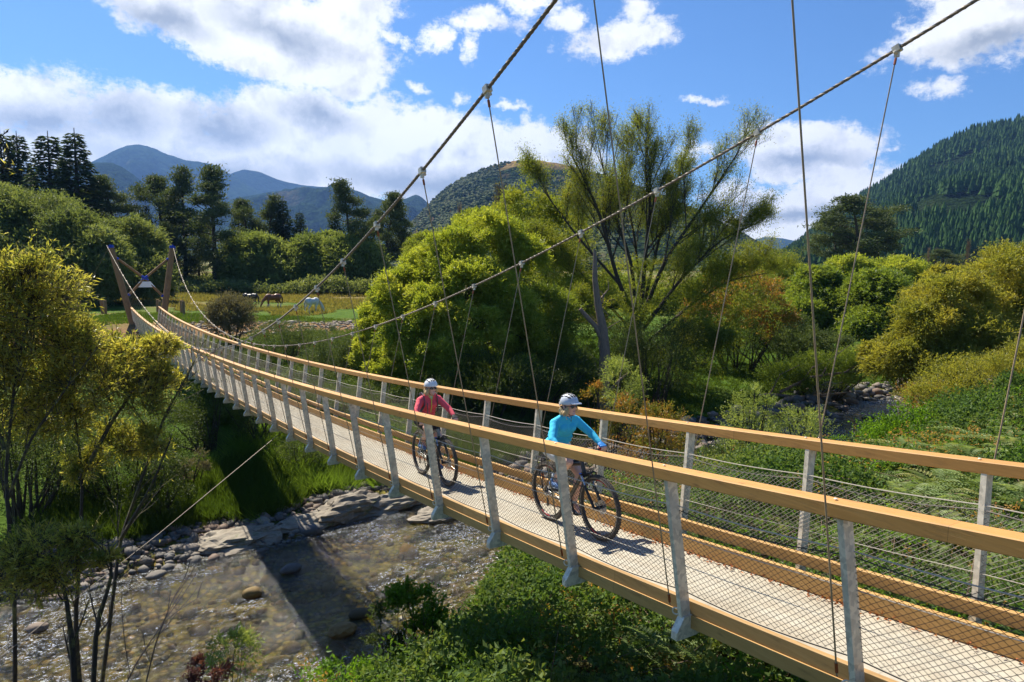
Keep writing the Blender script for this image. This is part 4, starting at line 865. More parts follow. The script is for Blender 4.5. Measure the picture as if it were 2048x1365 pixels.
# ---- conifers behind the paddock: a few made, the rest copied
def spruce(h, rs, r=.26):
    tk = MB(); tk.tube([(0, 0, -.5), (0, 0, h * .5), (0, 0, h)], [h * .018, h * .012, .03], 7); mb = MB(); n = int(h * 2.6)
    for q in range(n):
        z = h * (.06 + .92 * q / n); Lb = h * r * (1 - z / h) ** .78 * (.75 + .35 * rs.rand()) + .25; k = 6
        for a in rs.rand() * 6 + np.arange(k) * 2 * PI / k + rs.randn(k) * .2:
            L = Lb * (.65 + .5 * rs.rand()); d = np.array([math.cos(a), math.sin(a), 0]); e = np.array([0, 0, z]) + d * L + [0, 0, -L * .28 + .12 * L]
            tk.sticks([(0, 0, z)], [e], .035, .01, 3); m_ = max(6, int(L * 13)); f = np.sqrt(rs.rand(m_)); P_ = np.array([0, 0, z]) + (e - [0, 0, z]) * f[:, None]
            side = np.cross(d, [0, 0, 1]); sg = rs.choice([-1, 1], m_)[:, None]
            ax = nrm(d * .8 + side * sg * .8 + np.array([0, 0, -.25]) + rs.randn(m_, 3) * .2); mb.leaves(P_, ax, rs.randn(m_, 3) * .4 + [0, 0, 1], (.35 + .35 * rs.rand(m_)) * (.5 + .5 * (1 - f)) * h / 19 + .28, .24, rs.rand(m_))
    return mb, tk
def pine(h, rs, bare=.3, wid=.24):
    tk = MB(); bend = rs.randn(2) * .05 * h; top = np.array([bend[0], bend[1], h]); pth = bez(np.array([0, 0, -.5]), np.array([bend[0] * -.2, 0, h * .5]), top, 9)
    tk.tube(pth, np.linspace(h * .022, .06, 9), 8); mb = MB(); n = int(h * 1.5)
    for q in range(n):
        f = bare + (1 - bare) * (q + rs.rand()) / n; p0 = pth[0] * 0 + np.array([np.interp(f, np.linspace(0, 1, 9), pth[:, i_]) for i_ in range(3)])
        prof = math.sin(min(1, (f - bare) / (1 - bare) * 1.05 + .12) * PI) ** .6 if True else 1
        L = h * wid * prof * (.5 + .65 * rs.rand()) + .4; a = rs.rand() * 2 * PI; d = np.array([math.cos(a), math.sin(a), .25 + .3 * rs.rand()]); e = p0 + d * L
        tk.tube(bez(p0, (p0 + e) / 2 + [0, 0, -.08 * L], e, 4), np.linspace(.085, .03, 4), 4)
        for _ in range(3):
            c = p0 + (e - p0) * (.45 + .6 * rs.rand()) + rs.randn(3) * .3; m_ = 130; P_ = c + rs.randn(m_, 3) * np.array([.62, .62, .26]) * (h / 18)
            mb.leaves(P_, nrm(rs.randn(m_, 3) + [0, 0, .6]), rs.randn(m_, 3), .34 + .25 * rs.rand(m_), .17, np.clip(rs.rand() * .5 + rs.rand(m_) * .5, 0, 1))
    return mb, tk
def protos(fn, specs, leaf, name):
    out_ = []
    for q, s_ in enumerate(specs):
        rs = np.random.RandomState(100 + q); mb, tk = fn(*s_[:1], rs, *s_[1:]); t_ = empty(name); mb.build('crown', leaf, t_, att=True); tk.build('trunk', B_, t_, smooth=True); t_['_h'] = s_[0]; out_.append(t_)
    return out_
SPR = protos(spruce, [(20, .26), (20, .22), (20, .30)], M['l_con'], 'spruce_tree')
PIN = protos(pine, [(20, .18, .20), (20, .30, .26), (20, .12, .17)], M['l_pine'], 'pine_tree')
used = set()
def put(pr, px, ytop, ybase, D, label, group, wid=1.0, rz=None):
    b = at(px, ybase, D); h = (ybase - ytop) * D / F_PX; k = h / 20.; b[2] = 3.4 if D < 200 else b[2]
    h = at(px, ytop, D)[2] - b[2]; k = h / 20.
    o = dup(pr) if pr.name in used else pr; used.add(pr.name)
    o.location = b; o.scale = (k * wid, k * wid, k); o.rotation_euler = (0, 0, RS.rand() * 6 if rz is None else rz)
    if '_h' in o: del o['_h']
    return setp(o, label, 'tree', group)
GS, GP = 'spruces behind the paddock', 'pines behind the paddock'
for q, (px, yt, D, wd, lab) in enumerate([(22, 258, 112, 1.15, 'tall dark spruce at the left edge of the skyline'), (54, 262, 116, 1.15, 'dark spruce second from the left edge of the skyline'), (-15, 290, 118, 1, 'spruce cut off by the left edge'),
        (115, 262, 108, 1.3, 'broad spruce with open layered branches, left of the twin pair'), (167, 256, 106, 1.3, 'tallest open branched spruce just left of the high mountain'),
        (570, 395, 118, .95, 'pointed spruce above the round willows, left of the pair'), (603, 420, 116, 1, 'smaller pointed spruce above the round willows, right of the pair'), (300, 405, 112, .9, 'short dark spruce between the pines behind the portal'),
        (672, 412, 118, .9, 'narrow spruce at the left foot of the lone pine'), (482, 395, 124, .9, 'thin spruce in the gap right of the biggest pine')]):
    put(SPR[q % 3], px, yt, 600, D, lab, GS, wd)
for q, (px, yt, D, wd, lab) in enumerate([(242, 362, 110, 1.2, 'flat topped pine right of the spruces'), (333, 352, 112, 1.1, 'left pine of the two tall open pines behind the portal'), (375, 342, 110, 1.0, 'right pine of the two tall open pines behind the portal'),
        (432, 338, 106, 1.15, 'biggest darkest pine, above the left round willow'), (505, 400, 116, 1.0, 'low rounded pine right of the biggest pine'), (535, 398, 118, 1.1, 'low rounded pine touching the pointed spruces'),
        (703, 370, 112, 1.05, 'lone tall pine where the main cable crosses the skyline'), (772, 388, 116, 1.0, 'tall pine right of the lone pine'), (810, 418, 118, 1.1, 'short wide pine behind the bright willow'), (745, 425, 118, .9, 'small pine between the two tall ones right of the lone pine'),
        (200, 380, 114, 1.1, 'dark pine half hidden behind the open branched spruces'), (400, 430, 118, 1.0, 'low dark pine under the biggest pine'), (350, 450, 106, 1.0, 'low dark pine directly behind the portal')]):
    put(PIN[q % 3], px, yt, 600, D, lab, GP, wd)
for px, yt, yb, D, wd, lab in [(1712, 395, 600, 150, 1.7, 'huge dark spreading conifer at the foot of the plantation hill'), (1668, 425, 600, 155, 1.4, 'dark conifer leaning against the huge one'), (1752, 420, 600, 152, 1.3, 'dark conifer right of the huge one'), (1885, 500, 600, 160, 2.0, 'small dark pine between the bare poplars')]:
    put(PIN[1], px, yt, yb, D, lab, 'dark conifers at the foot of the plantation', wd)
# bare poplars
pm = MB(); rs = np.random.RandomState(5); pm.sticks([(0, 0, -1)], [(0, 0, 19)], .22, .05, 6); A_ = []; Bq = []
for q in range(420):
    z = 1.5 + 17 * rs.rand(); a = rs.rand() * 6.28; L = 1.2 + 2.4 * rs.rand(); s_ = np.array([math.cos(a) * .1, math.sin(a) * .1, z]); e = s_ + np.array([math.cos(a) * .42 * L, math.sin(a) * .42 * L, L]) * (1 - .4 * z / 20); A_.append(s_); Bq.append(e)
pm.sticks(A_, Bq, .05, .02, 3); M['twig'] = plain('poplar_twigs', (0.22, 0.155, 0.11), .9); PT = empty('poplar_tree'); pm.build('trunk', M['twig'], PT); PT['_h'] = 20
lm = MB(); lm.leaves(np.array(Bq) * .97, rdir(420) + [0, 0, 1], rdir(420), .35, .1, RS.rand(420)); lm.build('crown', M['dry'], PT, att=True)
for px, yt, yb, D, wd, lab in [(1931, 478, 560, 150, .9, 'tallest bare brown poplar beyond the golden willow'), (1853, 495, 560, 158, .7, 'bare poplar on the left of the far pair'), (1867, 496, 560, 160, .7, 'bare poplar on the right of the far pair'), (1783, 505, 560, 165, .6, 'small bare poplar behind the yellow green willow'), (1614, 520, 580, 150, .7, 'bare poplar left of the dark conifers'), (1000, 362, 600, 90, 1.3, 'thin brown poplar left of the tall half bare tree'), (918, 405, 600, 110, .6, 'distant bare poplar in front of the rounded hill')]:
    put(PT, px, yt, yb, D, lab, 'bare poplars', wd)

# ---- tall, half bare willow: limbs traced limb by limb, twigs grown from them
def grow(path, r0, r1, rs, acc, lv, gen, leafy, up_=.35, n=9, lfac=.45, ang=.75):
    P_ = np.array(path, float)
    if len(P_) < 8:
        tt = np.linspace(0, len(P_) - 1, 4 * (len(P_) - 1) + 1); P_ = np.stack([np.interp(tt, np.arange(len(P_)), P_[:, q]) for q in range(3)], 1)
        k = np.array([.25, .5, .25]); Q = np.stack([np.convolve(np.pad(P_[:, q], 1, 'edge'), k, 'valid') for q in range(3)], 1); Q[0] = P_[0]; P_ = Q
    m_ = len(P_); rr = np.linspace(r0, r1, m_); acc.sticks(P_[:-1], P_[1:], rr[:-1], rr[1:], 6 if gen == 0 else 4 if gen == 1 else 3)
    L = np.linalg.norm(np.diff(P_, axis=0), axis=1).sum()
    if gen >= 3:
        k = leafy(P_[-1]); nlf = rs.poisson(k)
        for _ in range(nlf): lv.append(P_[rs.randint(max(1, m_ // 3), m_)] + rs.randn(3) * .05)
        return
    for q in range(n):
        f = .22 + .76 * (q + rs.rand()) / n; i_ = min(int(f * (m_ - 1)), m_ - 2); s_ = P_[i_] + (P_[i_ + 1] - P_[i_]) * (f * (m_ - 1) - i_)
        d0 = nrm(P_[i_ + 1] - P_[i_]); d = nrm(d0 + rdir(1, rs)[0] * ang + np.array([0, 0, up_])); l = L * lfac * (1.15 - f * .7) * (.6 + .7 * rs.rand())
        e = s_ + d * l; mid = (s_ + e) / 2 + rdir(1, rs)[0] * l * .10; d2 = nrm(d + np.array([0, 0, up_ * .6]) + rs.randn(3) * .15); e = mid + d2 * l * .5
        r_ = max(rr[i_] * .5, .006) if gen else rr[i_] * .45
        grow(bez(s_, mid, e, 5), r_, max(r_ * .3, .0045), rs, acc, lv, gen + 1, leafy, up_, max(4, n - 2), .55, ang)
TD = 44; bT = at(1290, 800, TD); bT[2] = float(ground(bT[0], bT[1])); TT = empty('willow_tree', bT); setp(TT, 'tallest tree, half bare with thin yellow leaves and many upright limbs, behind the riders', 'tree', 'willows by the river')
def pp(L): return [at(x, y, TD + (d[0] if d else 0)) - bT for x, y, *d in L]
acc = MB(); lv = []; rs = np.random.RandomState(3)
def leafy(p): return float(np.interp(p[2] + bT[2], [2, 7, 11, 15, 20], [16.0, 12, 7, 3.6, 1.4]))
for L, r0, r1, n in (([(1290, 810), (1285, 720), (1275, 650)], .42, .30, 3), ([(1275, 650), (1235, 560, -.5), (1200, 430, -1), (1165, 350, -1), (1130, 290, -1)], .24, .035, 11), ([(1275, 650), (1262, 520), (1225, 420, .5), (1205, 330, 1), (1190, 262, 1)], .20, .03, 10),
        ([(1280, 650), (1290, 520, 1), (1300, 420, 1), (1300, 330, 1), (1285, 262, 1)], .24, .03, 12), ([(1290, 600, 1), (1320, 470, 1.5), (1350, 380, 2), (1375, 300, 2)], .17, .03, 11), ([(1282, 640), (1330, 520, -1), (1400, 420, -1), (1460, 330, -1), (1480, 300, -1)], .20, .03, 10),
        ([(1285, 660), (1360, 560, -1.5), (1440, 480, -2), (1530, 440, -2)], .18, .03, 10), ([(1290, 690), (1380, 610, 1), (1460, 560, 1), (1545, 545, 1)], .16, .03, 9), ([(1240, 570, -.5), (1160, 480, -1), (1100, 400, -1), (1060, 340, -1)], .13, .025, 9),
        ([(1280, 680), (1200, 590, 1), (1130, 530, 1), (1060, 480, 1)], .15, .03, 9), ([(1230, 600, -2), (1150, 620, -2.5), (1110, 650, -3)], .12, .03, 8), ([(1300, 700, -1), (1370, 680, -2.5), (1450, 690, -3)], .12, .03, 8), ([(1285, 640, 2), (1270, 480, 3), (1250, 380, 3), (1255, 300, 3)], .16, .03, 10)):
    grow(pp(L), r0 * (.72 if r0 < .4 else 1), r1 * .6, rs, acc, lv, 0 if r0 < .4 else 2, leafy, .38, n + 3, .34, .62)
acc.build('trunk', B_, TT); lv = np.array(lv); lm = MB()
idx = np.repeat(np.arange(len(lv)), 2); lm.leaves(lv[idx] + RS.randn(len(idx), 3) * .24, rdir(len(idx)) + [0, 0, -.3], rdir(len(idx)) + [0, 0, .4], .10 + .06 * RS.rand(len(idx)), .034, RS.rand(len(idx)))
C = crown_mesh(lm, [(c - bT, r) for c, r in px_lobes(TD, [(1400, 520, 70, 45, 1), (1440, 585, 80, 45), (1180, 600, 70, 50, 1), (1340, 640, 90, 60, -1), (1215, 690, 70, 60, -1), (1440, 660, 80, 60, -1), (1380, 720, 90, 50, -2), (1500, 640, 60, 60, 1), (1260, 560, 60, 60, 2), (1340, 450, 55, 70, 2), (1130, 560, 60, 45, 1), (1100, 500, 40, 35, 1), (1060, 620, 60, 50, 1), (1310, 560, 60, 50), (1420, 450, 50, 40, 1), (1470, 520, 60, 35, 1), (1230, 640, 70, 50, -2), (1300, 740, 110, 50, -3), (1190, 740, 60, 50, -3)])], cl=11, spr=24, nl=6, sl=.8, ll=.15, lw=.042, rs=rs, dens=.8)
lm.build('crown', M['l_tall'], TT, att=True)
print('tall tree', sum(len(f) for f in acc.F), len(lv))
# dead grey trunk
DT = at(1208, 800, 36); DT[2] = float(ground(DT[0], DT[1])); mb = MB()
def dp(L): return np.array([at(x, y, 36) - DT for x, y in L])
mb.tube(dp([(1207, 830), (1208, 760), (1210, 700), (1206, 660), (1196, 610), (1190, 560), (1190, 510), (1188, 498)]), [.40, .31, .26, .24, .18, .14, .09, .04], 14)
mb.tube(dp([(1205, 680), (1193, 655), (1172, 632), (1160, 618)]), [.16, .14, .11, .09], 10); mb.tube(dp([(1212, 790), (1240, 760), (1258, 745)]), [.12, .07, .03], 8)
for q in range(9): x = 1190 + RS.rand() * 30; y = 560 + RS.rand() * 220; mb.tube(dp([(1202, y), (x, y - 18), (x + RS.randn() * 14, y - 40)]), [.04, .03, .012], 5)
o = mb.build('dead_tree', M['barkg'], smooth=True); o.location = DT; setp(o, 'dead grey tree trunk with one snapped side limb, left of the tall half bare tree', 'dead tree')

# ---- near willow at the left: thin mossy stems on the near bank, narrow yellowing leaves
def near_willow(label, D, stems, lobes, seed, **kw):
    rs = np.random.RandomState(seed); b = at(stems[0][0][0], stems[0][0][1], D); b[2] = float(ground(b[0], b[1])); t_ = empty('willow_tree', b); setp(t_, label, 'tree', 'willows on the near bank at the left')
    acc = MB(); lv = []
    for S_ in stems:
        r0, r1, n = S_[-1]; pts = [at(q[0], q[1], D + (q[2] if len(q) > 2 else 0)) - b for q in S_[:-1]]
        if S_[0][1] > 1200: pts[0][2] = min(pts[0][2], -.2)
        grow(pts, r0, r1, rs, acc, lv, 1, lambda p: 1.2, .25, n, .16, .8)
    lm = MB(); crown_mesh(lm, [(c - b, r) for c, r in px_lobes(D, lobes)], rs=rs, tw=acc, **kw)
    if lv: lv = np.array(lv); lm.leaves(lv, rdir(len(lv), rs) + [0, 0, -.3], rdir(len(lv), rs) + [0, 0, .5], .09, .018, rs.rand(len(lv)))
    acc.build('trunk', M['barkmoss'], t_); lm.build('crown', M['l_near'], t_, att=True); return t_
KW = dict(cl=56, spr=15, nl=9, sl=.34, ll=.10, lw=.021, up_=.35, droop=.3, spread=.55, lo=.3)
near_willow('yellow leaved willow filling the left edge with its highest round crown', 11.5, [[(20, 1420), (30, 1200), (10, 950), (30, 760), (60, 620), (75, 540), (.045, .012, 8)], [(15, 1000), (60, 880), (130, 780), (200, 690), (.03, .01, 6)], [(10, 900), (-30, 800), (-40, 700), (.05, .012, 6)]],
            [(75, 590, 68, 75), (10, 620, 75, 100), (60, 690, 95, 70, .6), (140, 690, 60, 42, .5), (30, 780, 90, 60, .6), (-40, 700, 60, 100)], 1, **KW)
near_willow('willow with yellow sprays reaching right over the foot of the bridge', 12.5, [[(165, 1420), (150, 1250), (160, 1100), (165, 950), (150, 830), (.055, .018, 4)], [(185, 1420), (225, 1200), (240, 1080, .3), (290, 940, .4), (330, 830, .4), (370, 760, .4), (390, 720, .4), (.045, .012, 8)], [(240, 1080), (300, 980), (345, 870), (.04, .012, 6)],
            [(160, 960), (220, 850), (280, 760), (.05, .012, 6)]], [(190, 770, 95, 52), (110, 840, 70, 45), (275, 800, 65, 42, .4), (230, 890, 50, 35, .5), (305, 770, 42, 28, .4), (165, 930, 36, 30), (310, 880, 34, 34, .4), (255, 705, 62, 20, .5), (330, 695, 30, 18, .5)], 2, **KW)
near_willow('low willow crown hanging in front of the river at the left, on two dark stems', 10.0, [[(150, 1430), (145, 1290), (130, 1180), (100, 1110), (.065, .016, 6)], [(165, 1430), (190, 1260), (225, 1150), (215, 1080), (.05, .012, 6)]],
            [(75, 1100, 80, 48), (20, 1130, 60, 55), (120, 1130, 62, 40), (50, 1170, 70, 32), (150, 1075, 36, 26), (205, 1130, 28, 24)], 3, **dict(KW, ll=.088, lw=.020, sl=.28, cl=42))
near_willow('leafless branch tip hanging at the top left edge', 9, [[(-60, 300), (-10, 250), (10, 290), (22, 340), (.012, .006, 4)], [(-60, 420), (-5, 330), (25, 345), (.012, .005, 3)]], [(-60, 330, 20, 20)], 9, **dict(KW, spr=2))
M['palegrass'] = leafmat('sunlit_grass', [(0.07, 0.13, 0.015), (0.12, 0.20, 0.03), (0.20, 0.28, 0.06)], .45, .5, gain=1.35)
M['l_dry'] = leafmat('dying_leaves', [(0.16, 0.12, 0.03), (0.25, 0.16, 0.04), (0.22, 0.08, 0.03)], .4, .6); M['stalk'] = plain('brown_stalk', (0.22, 0.14, 0.09), .8)
# ------------------------------------------------------------------ shrubs, one by one
def shrub(name, label, px, py, rx, ry, D, leaf, group, dens=1.0, extra=(), cat='shrub', stemr=.05, **kw):
    stemr = .05 if D > 18 else .013
    k = D / F_PX; L = [(px, py, rx, ry)] + list(extra); b = at(px, py + ry, D); g_ = float(ground(b[0], b[1]))
    kw = dict(dict(cl=26, spr=30, nl=6, sl=.35, ll=.07, lw=.03, up_=.35, droop=.05, spread=.42, lo=.4), **kw)
    py_b = py + ry
    rs = np.random.RandomState(sum(map(ord, label)) % 7919); lob = [(c - np.array([b[0], b[1], g_]), r) for c, r in px_lobes(D, L)]
    t_ = empty(name, (b[0], b[1], g_)); setp(t_, label, cat, group); mb = MB(); C = crown_mesh(mb, lob, rs=rs, dens=dens, **kw); mb.build('foliage', leaf, t_, att=True)
    st_ = MB()
    for c, r, P_ in C:
        for q in rs.choice(len(P_), min(9, len(P_)), replace=False):
            s_ = np.array([c[0] * .4 + rs.randn() * .12, c[1] * .4 + rs.randn() * .12, -.2]); st_.tube(bez(s_, (s_ + P_[q]) / 2 + rs.randn(3) * .1, P_[q], 5), np.linspace(stemr, stemr * .25, 5), 4)
    st_.build('stem', B_, t_); return t_
GFB, GUP, GNB = 'shrubs on the far bank', 'shrubs upstream', 'shrubs on the near bank'
for q, (lab, px, py, rx, ry, D, lf, kw) in enumerate([
    ('round grey leafless looking bush beside the bridge, in front of the black horse', 465, 634, 44, 34, 47, 'l_grey', dict(ll=.16, lw=.05, sl=.6, cl=26, spr=50)),
    ('grey green gorse thicket behind the far handrail, left end', 560, 690, 60, 42, 42, 'l_gorse', dict(ll=.11, lw=.03, extra=[(610, 700, 50, 40)])),
    ('grey green gorse thicket behind the far handrail, touching the bright willow', 665, 710, 60, 42, 39, 'l_gorse', dict(ll=.11, lw=.03, extra=[(700, 730, 40, 40), (640, 740, 50, 30, -1)])),
    ('dark bush below the deck, left of the long grass', 420, 830, 62, 60, 26, 'l_dk', dict(extra=[(370, 870, 60, 50)])),
    ('leafy green bush with yellow flowers under the deck', 520, 845, 50, 42, 27, 'l_gorse', dict(extra=[(480, 810, 45, 30, 1)])),
    ('dark shrub in the deep shade behind the yellow willow sprays', 250, 960, 100, 70, 21.5, 'l_dk', dict(extra=[(170, 940, 70, 70), (310, 930, 50, 45)])),
    ('dark shrub in the shade at the left edge, behind the round crown', 60, 930, 110, 90, 20, 'l_dk', dict(extra=[(-20, 900, 90, 100), (120, 880, 60, 70, 2)])),
    ('brown stemmed gorse bush above the mossy rock, left of the bridge', 600, 915, 42, 40, 25.5, 'l_gorse', {}),
    ('dead brown bush among the grass on the shaded bank', 375, 935, 36, 26, 23, 'l_grey', {}),
    ('dark bush hanging over the pebble bar below the shade', 330, 1000, 60, 34, 21, 'l_dk', {}),
    ('dark hedge like bush behind the two riders', 1000, 770, 110, 62, 33, 'l_dk', dict(extra=[(900, 790, 80, 45), (1090, 800, 70, 55), (1150, 760, 50, 60, 1)])),
    ('dark bush right of the dead trunk', 1300, 740, 75, 85, 37, 'l_dk', dict(extra=[(1350, 700, 50, 70, 2), (1260, 700, 45, 60, 2)])),
    ('pointed green bush at the foot of the dead trunk', 1245, 770, 42, 55, 31, 'l_pale', dict(ll=.09)),
    ('reddish brown thicket under the thin crown, above the sunny slope', 1480, 600, 80, 60, 50, 'l_red', dict(ll=.16, lw=.06, cl=12, extra=[(1420, 640, 50, 50), (1540, 640, 50, 50)])),
    ('dark thicket between the sunny slope and the round willows', 1560, 670, 60, 48, 52, 'l_dk', dict(ll=.16, lw=.06, cl=12, extra=[(1490, 690, 50, 40), (1610, 700, 50, 35)])),
    ('grey green gorse bush above the river bend', 1600, 690, 52, 30, 46, 'l_gorse', dict(ll=.13, lw=.05, extra=[(1660, 700, 40, 28)])),
    ('olive scrub with bare branches on the upstream bank', 1640, 745, 75, 32, 43, 'l_ygd', dict(ll=.12, lw=.04, extra=[(1720, 735, 50, 34), (1570, 760, 50, 28)])),
    ('dark undergrowth at the top of the sunny slope', 1400, 675, 70, 40, 50, 'l_dk', dict(ll=.16, lw=.06, cl=12)),
    ]):
    shrub('shrub', lab, px, py, rx, ry, D, M[lf], GFB if px < 1400 else GUP, **kw)
for lab, px, py, rx, ry, D, lf, kw in [
    ('tall tangled bramble mound low at the right edge behind the handrail', 2030, 1010, 70, 60, 12, 'l_bram', dict(ll=.08, lw=.055, extra=[(1960, 1080, 60, 50)])),
    ('yellowing bramble mound behind the third post from the right', 1760, 1010, 70, 45, 14.5, 'l_pale', dict(ll=.07, lw=.05, extra=[(1700, 1070, 60, 40)])),
    ('bright leafy mound between the two rightmost far posts', 1850, 985, 70, 45, 15, 'l_net', dict(ll=.07, lw=.05)),
    ('dark leafy mound below the far handrail right of the pale shrubs', 1690, 1000, 50, 40, 17, 'l_bram', dict(ll=.07, lw=.05)),
    ('high green bramble bank at the right edge under the golden willow', 2030, 800, 70, 40, 22, 'l_bram', dict(ll=.09, lw=.06, extra=[(1960, 830, 50, 34)])),
    ('pale green shrub with reddening tips behind the far handrail, left half', 1500, 880, 62, 80, 21, 'l_pale', dict(ll=.06, lw=.022, up_=.9, extra=[(1470, 930, 50, 60), (1510, 810, 34, 34)])),
    ('pale green shrub with reddening tips behind the far handrail, right half', 1605, 885, 52, 70, 20.5, 'l_pale', dict(ll=.06, lw=.022, up_=.9, extra=[(1580, 950, 60, 60)])),
    ('reddish orange shrub behind the leading rider', 1230, 860, 50, 70, 20, 'l_red', dict(ll=.06, lw=.028, up_=1.0, extra=[(1190, 800, 22, 34), (1270, 930, 50, 60)])),
    ('reddish shrub right of the leading rider, behind the far handrail', 1320, 865, 46, 62, 20, 'l_red', dict(ll=.06, lw=.028, up_=1.0, extra=[(1345, 930, 60, 60), (1300, 990, 80, 40)])),
    ('dark green shrub below the far handrail between the reddish and pale shrubs', 1420, 960, 75, 60, 17, 'l_dk', dict(extra=[(1380, 1020, 70, 50)])),
    ('golden brown shrub on the right bank under the leaning willow', 1960, 770, 110, 44, 26, 'l_or', dict(ll=.09, lw=.03, extra=[(1870, 800, 50, 34), (2050, 740, 60, 50)])),
    ('russet bush overhanging the upstream river', 1855, 815, 60, 36, 29, 'l_red', dict(ll=.09, lw=.035)),
    ('leafy bramble mound at the right edge of the river', 1790, 900, 95, 52, 20, 'l_net', dict(ll=.07, lw=.05, extra=[(1870, 870, 80, 60)])),
    ('tall bramble mound at the right edge above the bracken', 1980, 860, 100, 60, 18, 'l_bram', dict(ll=.08, lw=.06, extra=[(1900, 920, 70, 40)])),
    ('feathery green broom bush at the water edge below the deck', 1055, 1050, 34, 55, 17.5, 'l_pale', dict(ll=.10, lw=.012, up_=1.6, droop=.1)),
    ('bright green nettle clump at the bottom left of the brambles', 830, 1230, 50, 70, 11.5, 'l_net', dict(ll=.075, lw=.045, up_=1.0, extra=[(870, 1300, 70, 50)])),
    ('bright green nettle clump with drooping leaves below the deck', 960, 1330, 70, 50, 10.2, 'l_net', dict(ll=.075, lw=.045, up_=1.0, extra=[(1060, 1300, 50, 60)])),
    ('sparse dark seedling bush standing over the river at the bottom', 770, 1270, 40, 60, 11.5, 'l_dk', dict(ll=.05, up_=1.0, dens=.6)),
    ('pale leafy bush at the bottom edge left of the bridge shadow', 455, 1310, 55, 45, 10.5, 'l_pale', dict(ll=.07, lw=.025, up_=.8)),
    ('purple brown bush at the bottom edge', 420, 1345, 42, 28, 9.8, 'l_purple', dict(ll=.05, lw=.03)),
    ('low green bush at the bottom edge right of the bridge shadow', 700, 1350, 50, 22, 10.6, 'l_net', dict(ll=.06, lw=.03)),
    ]:
    if lf == 'l_purple' and lf not in M: M[lf] = leafmat('purple_leaves', [(0.035, 0.02, 0.018), (0.075, 0.03, 0.03), (0.12, 0.05, 0.04)], .3, .5)
    shrub('shrub', lab, px, py, rx, ry, D, M[lf], GNB, **kw)

# ------------------------------------------------------------------ ground cover too dense to count
def cover(name, label, X, Y, hgt, leaf, ll, lw, seed=1, nper=5, mound=None, flat=.6):
    """leaves layered over a bumpy mound, on short arching stems"""
    rs = np.random.RandomState(seed); n = len(X); Z = ground(X, Y); m_ = fbm(xyz0(X, Y) * (mound or .8), 4, seed); top = hgt * np.clip((m_ - .22) * 2.1, .08, 1.3) * np.clip(np.maximum(bank(X, Y)[2], bank(X, Y)[3]) / 2.6, .22, 1)
    f = 1 - rs.rand(n) ** 2.2 * .75; P_ = np.stack([X, Y, Z + top * f], 1); i_ = np.repeat(np.arange(n), nper)
    d = nrm(rdir(n, rs) * np.array([1, 1, .5]) + [0, 0, .25]); pos = P_[i_] + d[i_] * (np.tile(np.arange(nper), n)[:, None] * ll * .55) + rs.randn(len(i_), 3) * ll * .25
    ax = nrm(d[i_] * .6 + rdir(len(i_), rs) * .9 + [0, 0, .05]); nm = nrm(rdir(len(i_), rs) * 1.1 + np.array([-.1, -.2, flat])); mb = MB()
    r = np.clip(f[i_] * .35 + rs.rand(n)[i_] * .3 + rs.rand(len(i_)) * .35, 0, 1)
    mb.leaves(pos, ax, nm, ll * (.6 + .8 * rs.rand(len(i_))), lw * (.7 + .6 * rs.rand(len(i_))), r)
    return setp(mb.build(name, leaf, att=True), label=label, kind='stuff')
def samp(n, x0, x1, y0, y1, cond, seed=0):
    rs = np.random.RandomState(seed); X = x0 + (x1 - x0) * rs.rand(n * 3); Y = y0 + (y1 - y0) * rs.rand(n * 3); a, b, tf, tn = bank(X, Y); k = cond(X, Y, a, b, tf, tn); return X[k][:n], Y[k][:n]
X, Y = samp(42000, -8, 14, 3.5, 24, lambda X, Y, a, b, tf, tn: (tn > .25) & (tn < 12) & (X > -6 + (Y - 12) * -.2), 1)
cover('bramble_thicket', 'tangle of bramble leaves covering the near bank under the deck', X, Y, 1.25, M['l_bram'], .085, .060, 2, 5, .55)
X, Y = samp(9000, -8, 14, 3.5, 24, lambda X, Y, a, b, tf, tn: (tn > .25) & (tn < 12) & (fbm(xyz0(X, Y) * .7, 3, 81) > .52), 21)
cover('nettle_patch', 'paler green nettles growing through the brambles under the deck', X, Y, 1.35, M['l_net'], .07, .035, 22, 6)
X, Y = samp(8000, -6, 20, 3.5, 26, lambda X, Y, a, b, tf, tn: (tn > .25) & (tn < 12) & (fbm(xyz0(X, Y) * .9, 3, 83) > .50), 23)
cover('dry_leaves', 'yellow and brown dying leaves among the brambles', X, Y, 1.25, M['l_dry'], .05, .03, 24, 4)
X, Y = samp(6500, -6, 20, 4, 26, lambda X, Y, a, b, tf, tn: (tn > .3) & (tn < 12), 25); rs = np.random.RandomState(26); Z = ground(X, Y); d = nrm(rdir(len(X), rs) * [1, 1, .6] + [0, 0, .5]); L = (.5 + .9 * rs.rand(len(X)))[:, None]; P0 = np.stack([X, Y, Z + .1], 1); P1 = P0 + d * L * .6; P2 = P1 + nrm(d - [0, 0, .9]) * L * .5
mb = MB(); mb.sticks(P0, P1, .006, .005, 4); mb.sticks(P1, P2, .005, .003, 4); setp(mb.build('bramble_stems', M['stalk']), kind='stuff', label='bare brown bramble stems arching through the thicket')
X, Y = samp(30000, 11, 46, 12, 46, lambda X, Y, a, b, tf, tn: (tn > 1.2) & (tn < 16), 2)
cover('bank_scrub', 'mixed green scrub on the near bank upstream', X, Y, 1.1, M['l_dk'], .12, .07, 3, 5, .5)
X, Y = samp(24000, -20, 4, 21, 52, lambda X, Y, a, b, tf, tn: (tf > 3.0) & (tf < 24) & (fbm(xyz0(X, Y) * .25, 3, 99) > .49), 3)
cover('bank_scrub', 'low dark scrub on the shaded far bank', X, Y, .8, M['l_gorse'], .10, .035, 4, 5, .6)
X, Y = samp(9000, -60, -12, 98, 112, lambda X, Y, a, b, tf, tn: tf > 0, 5)
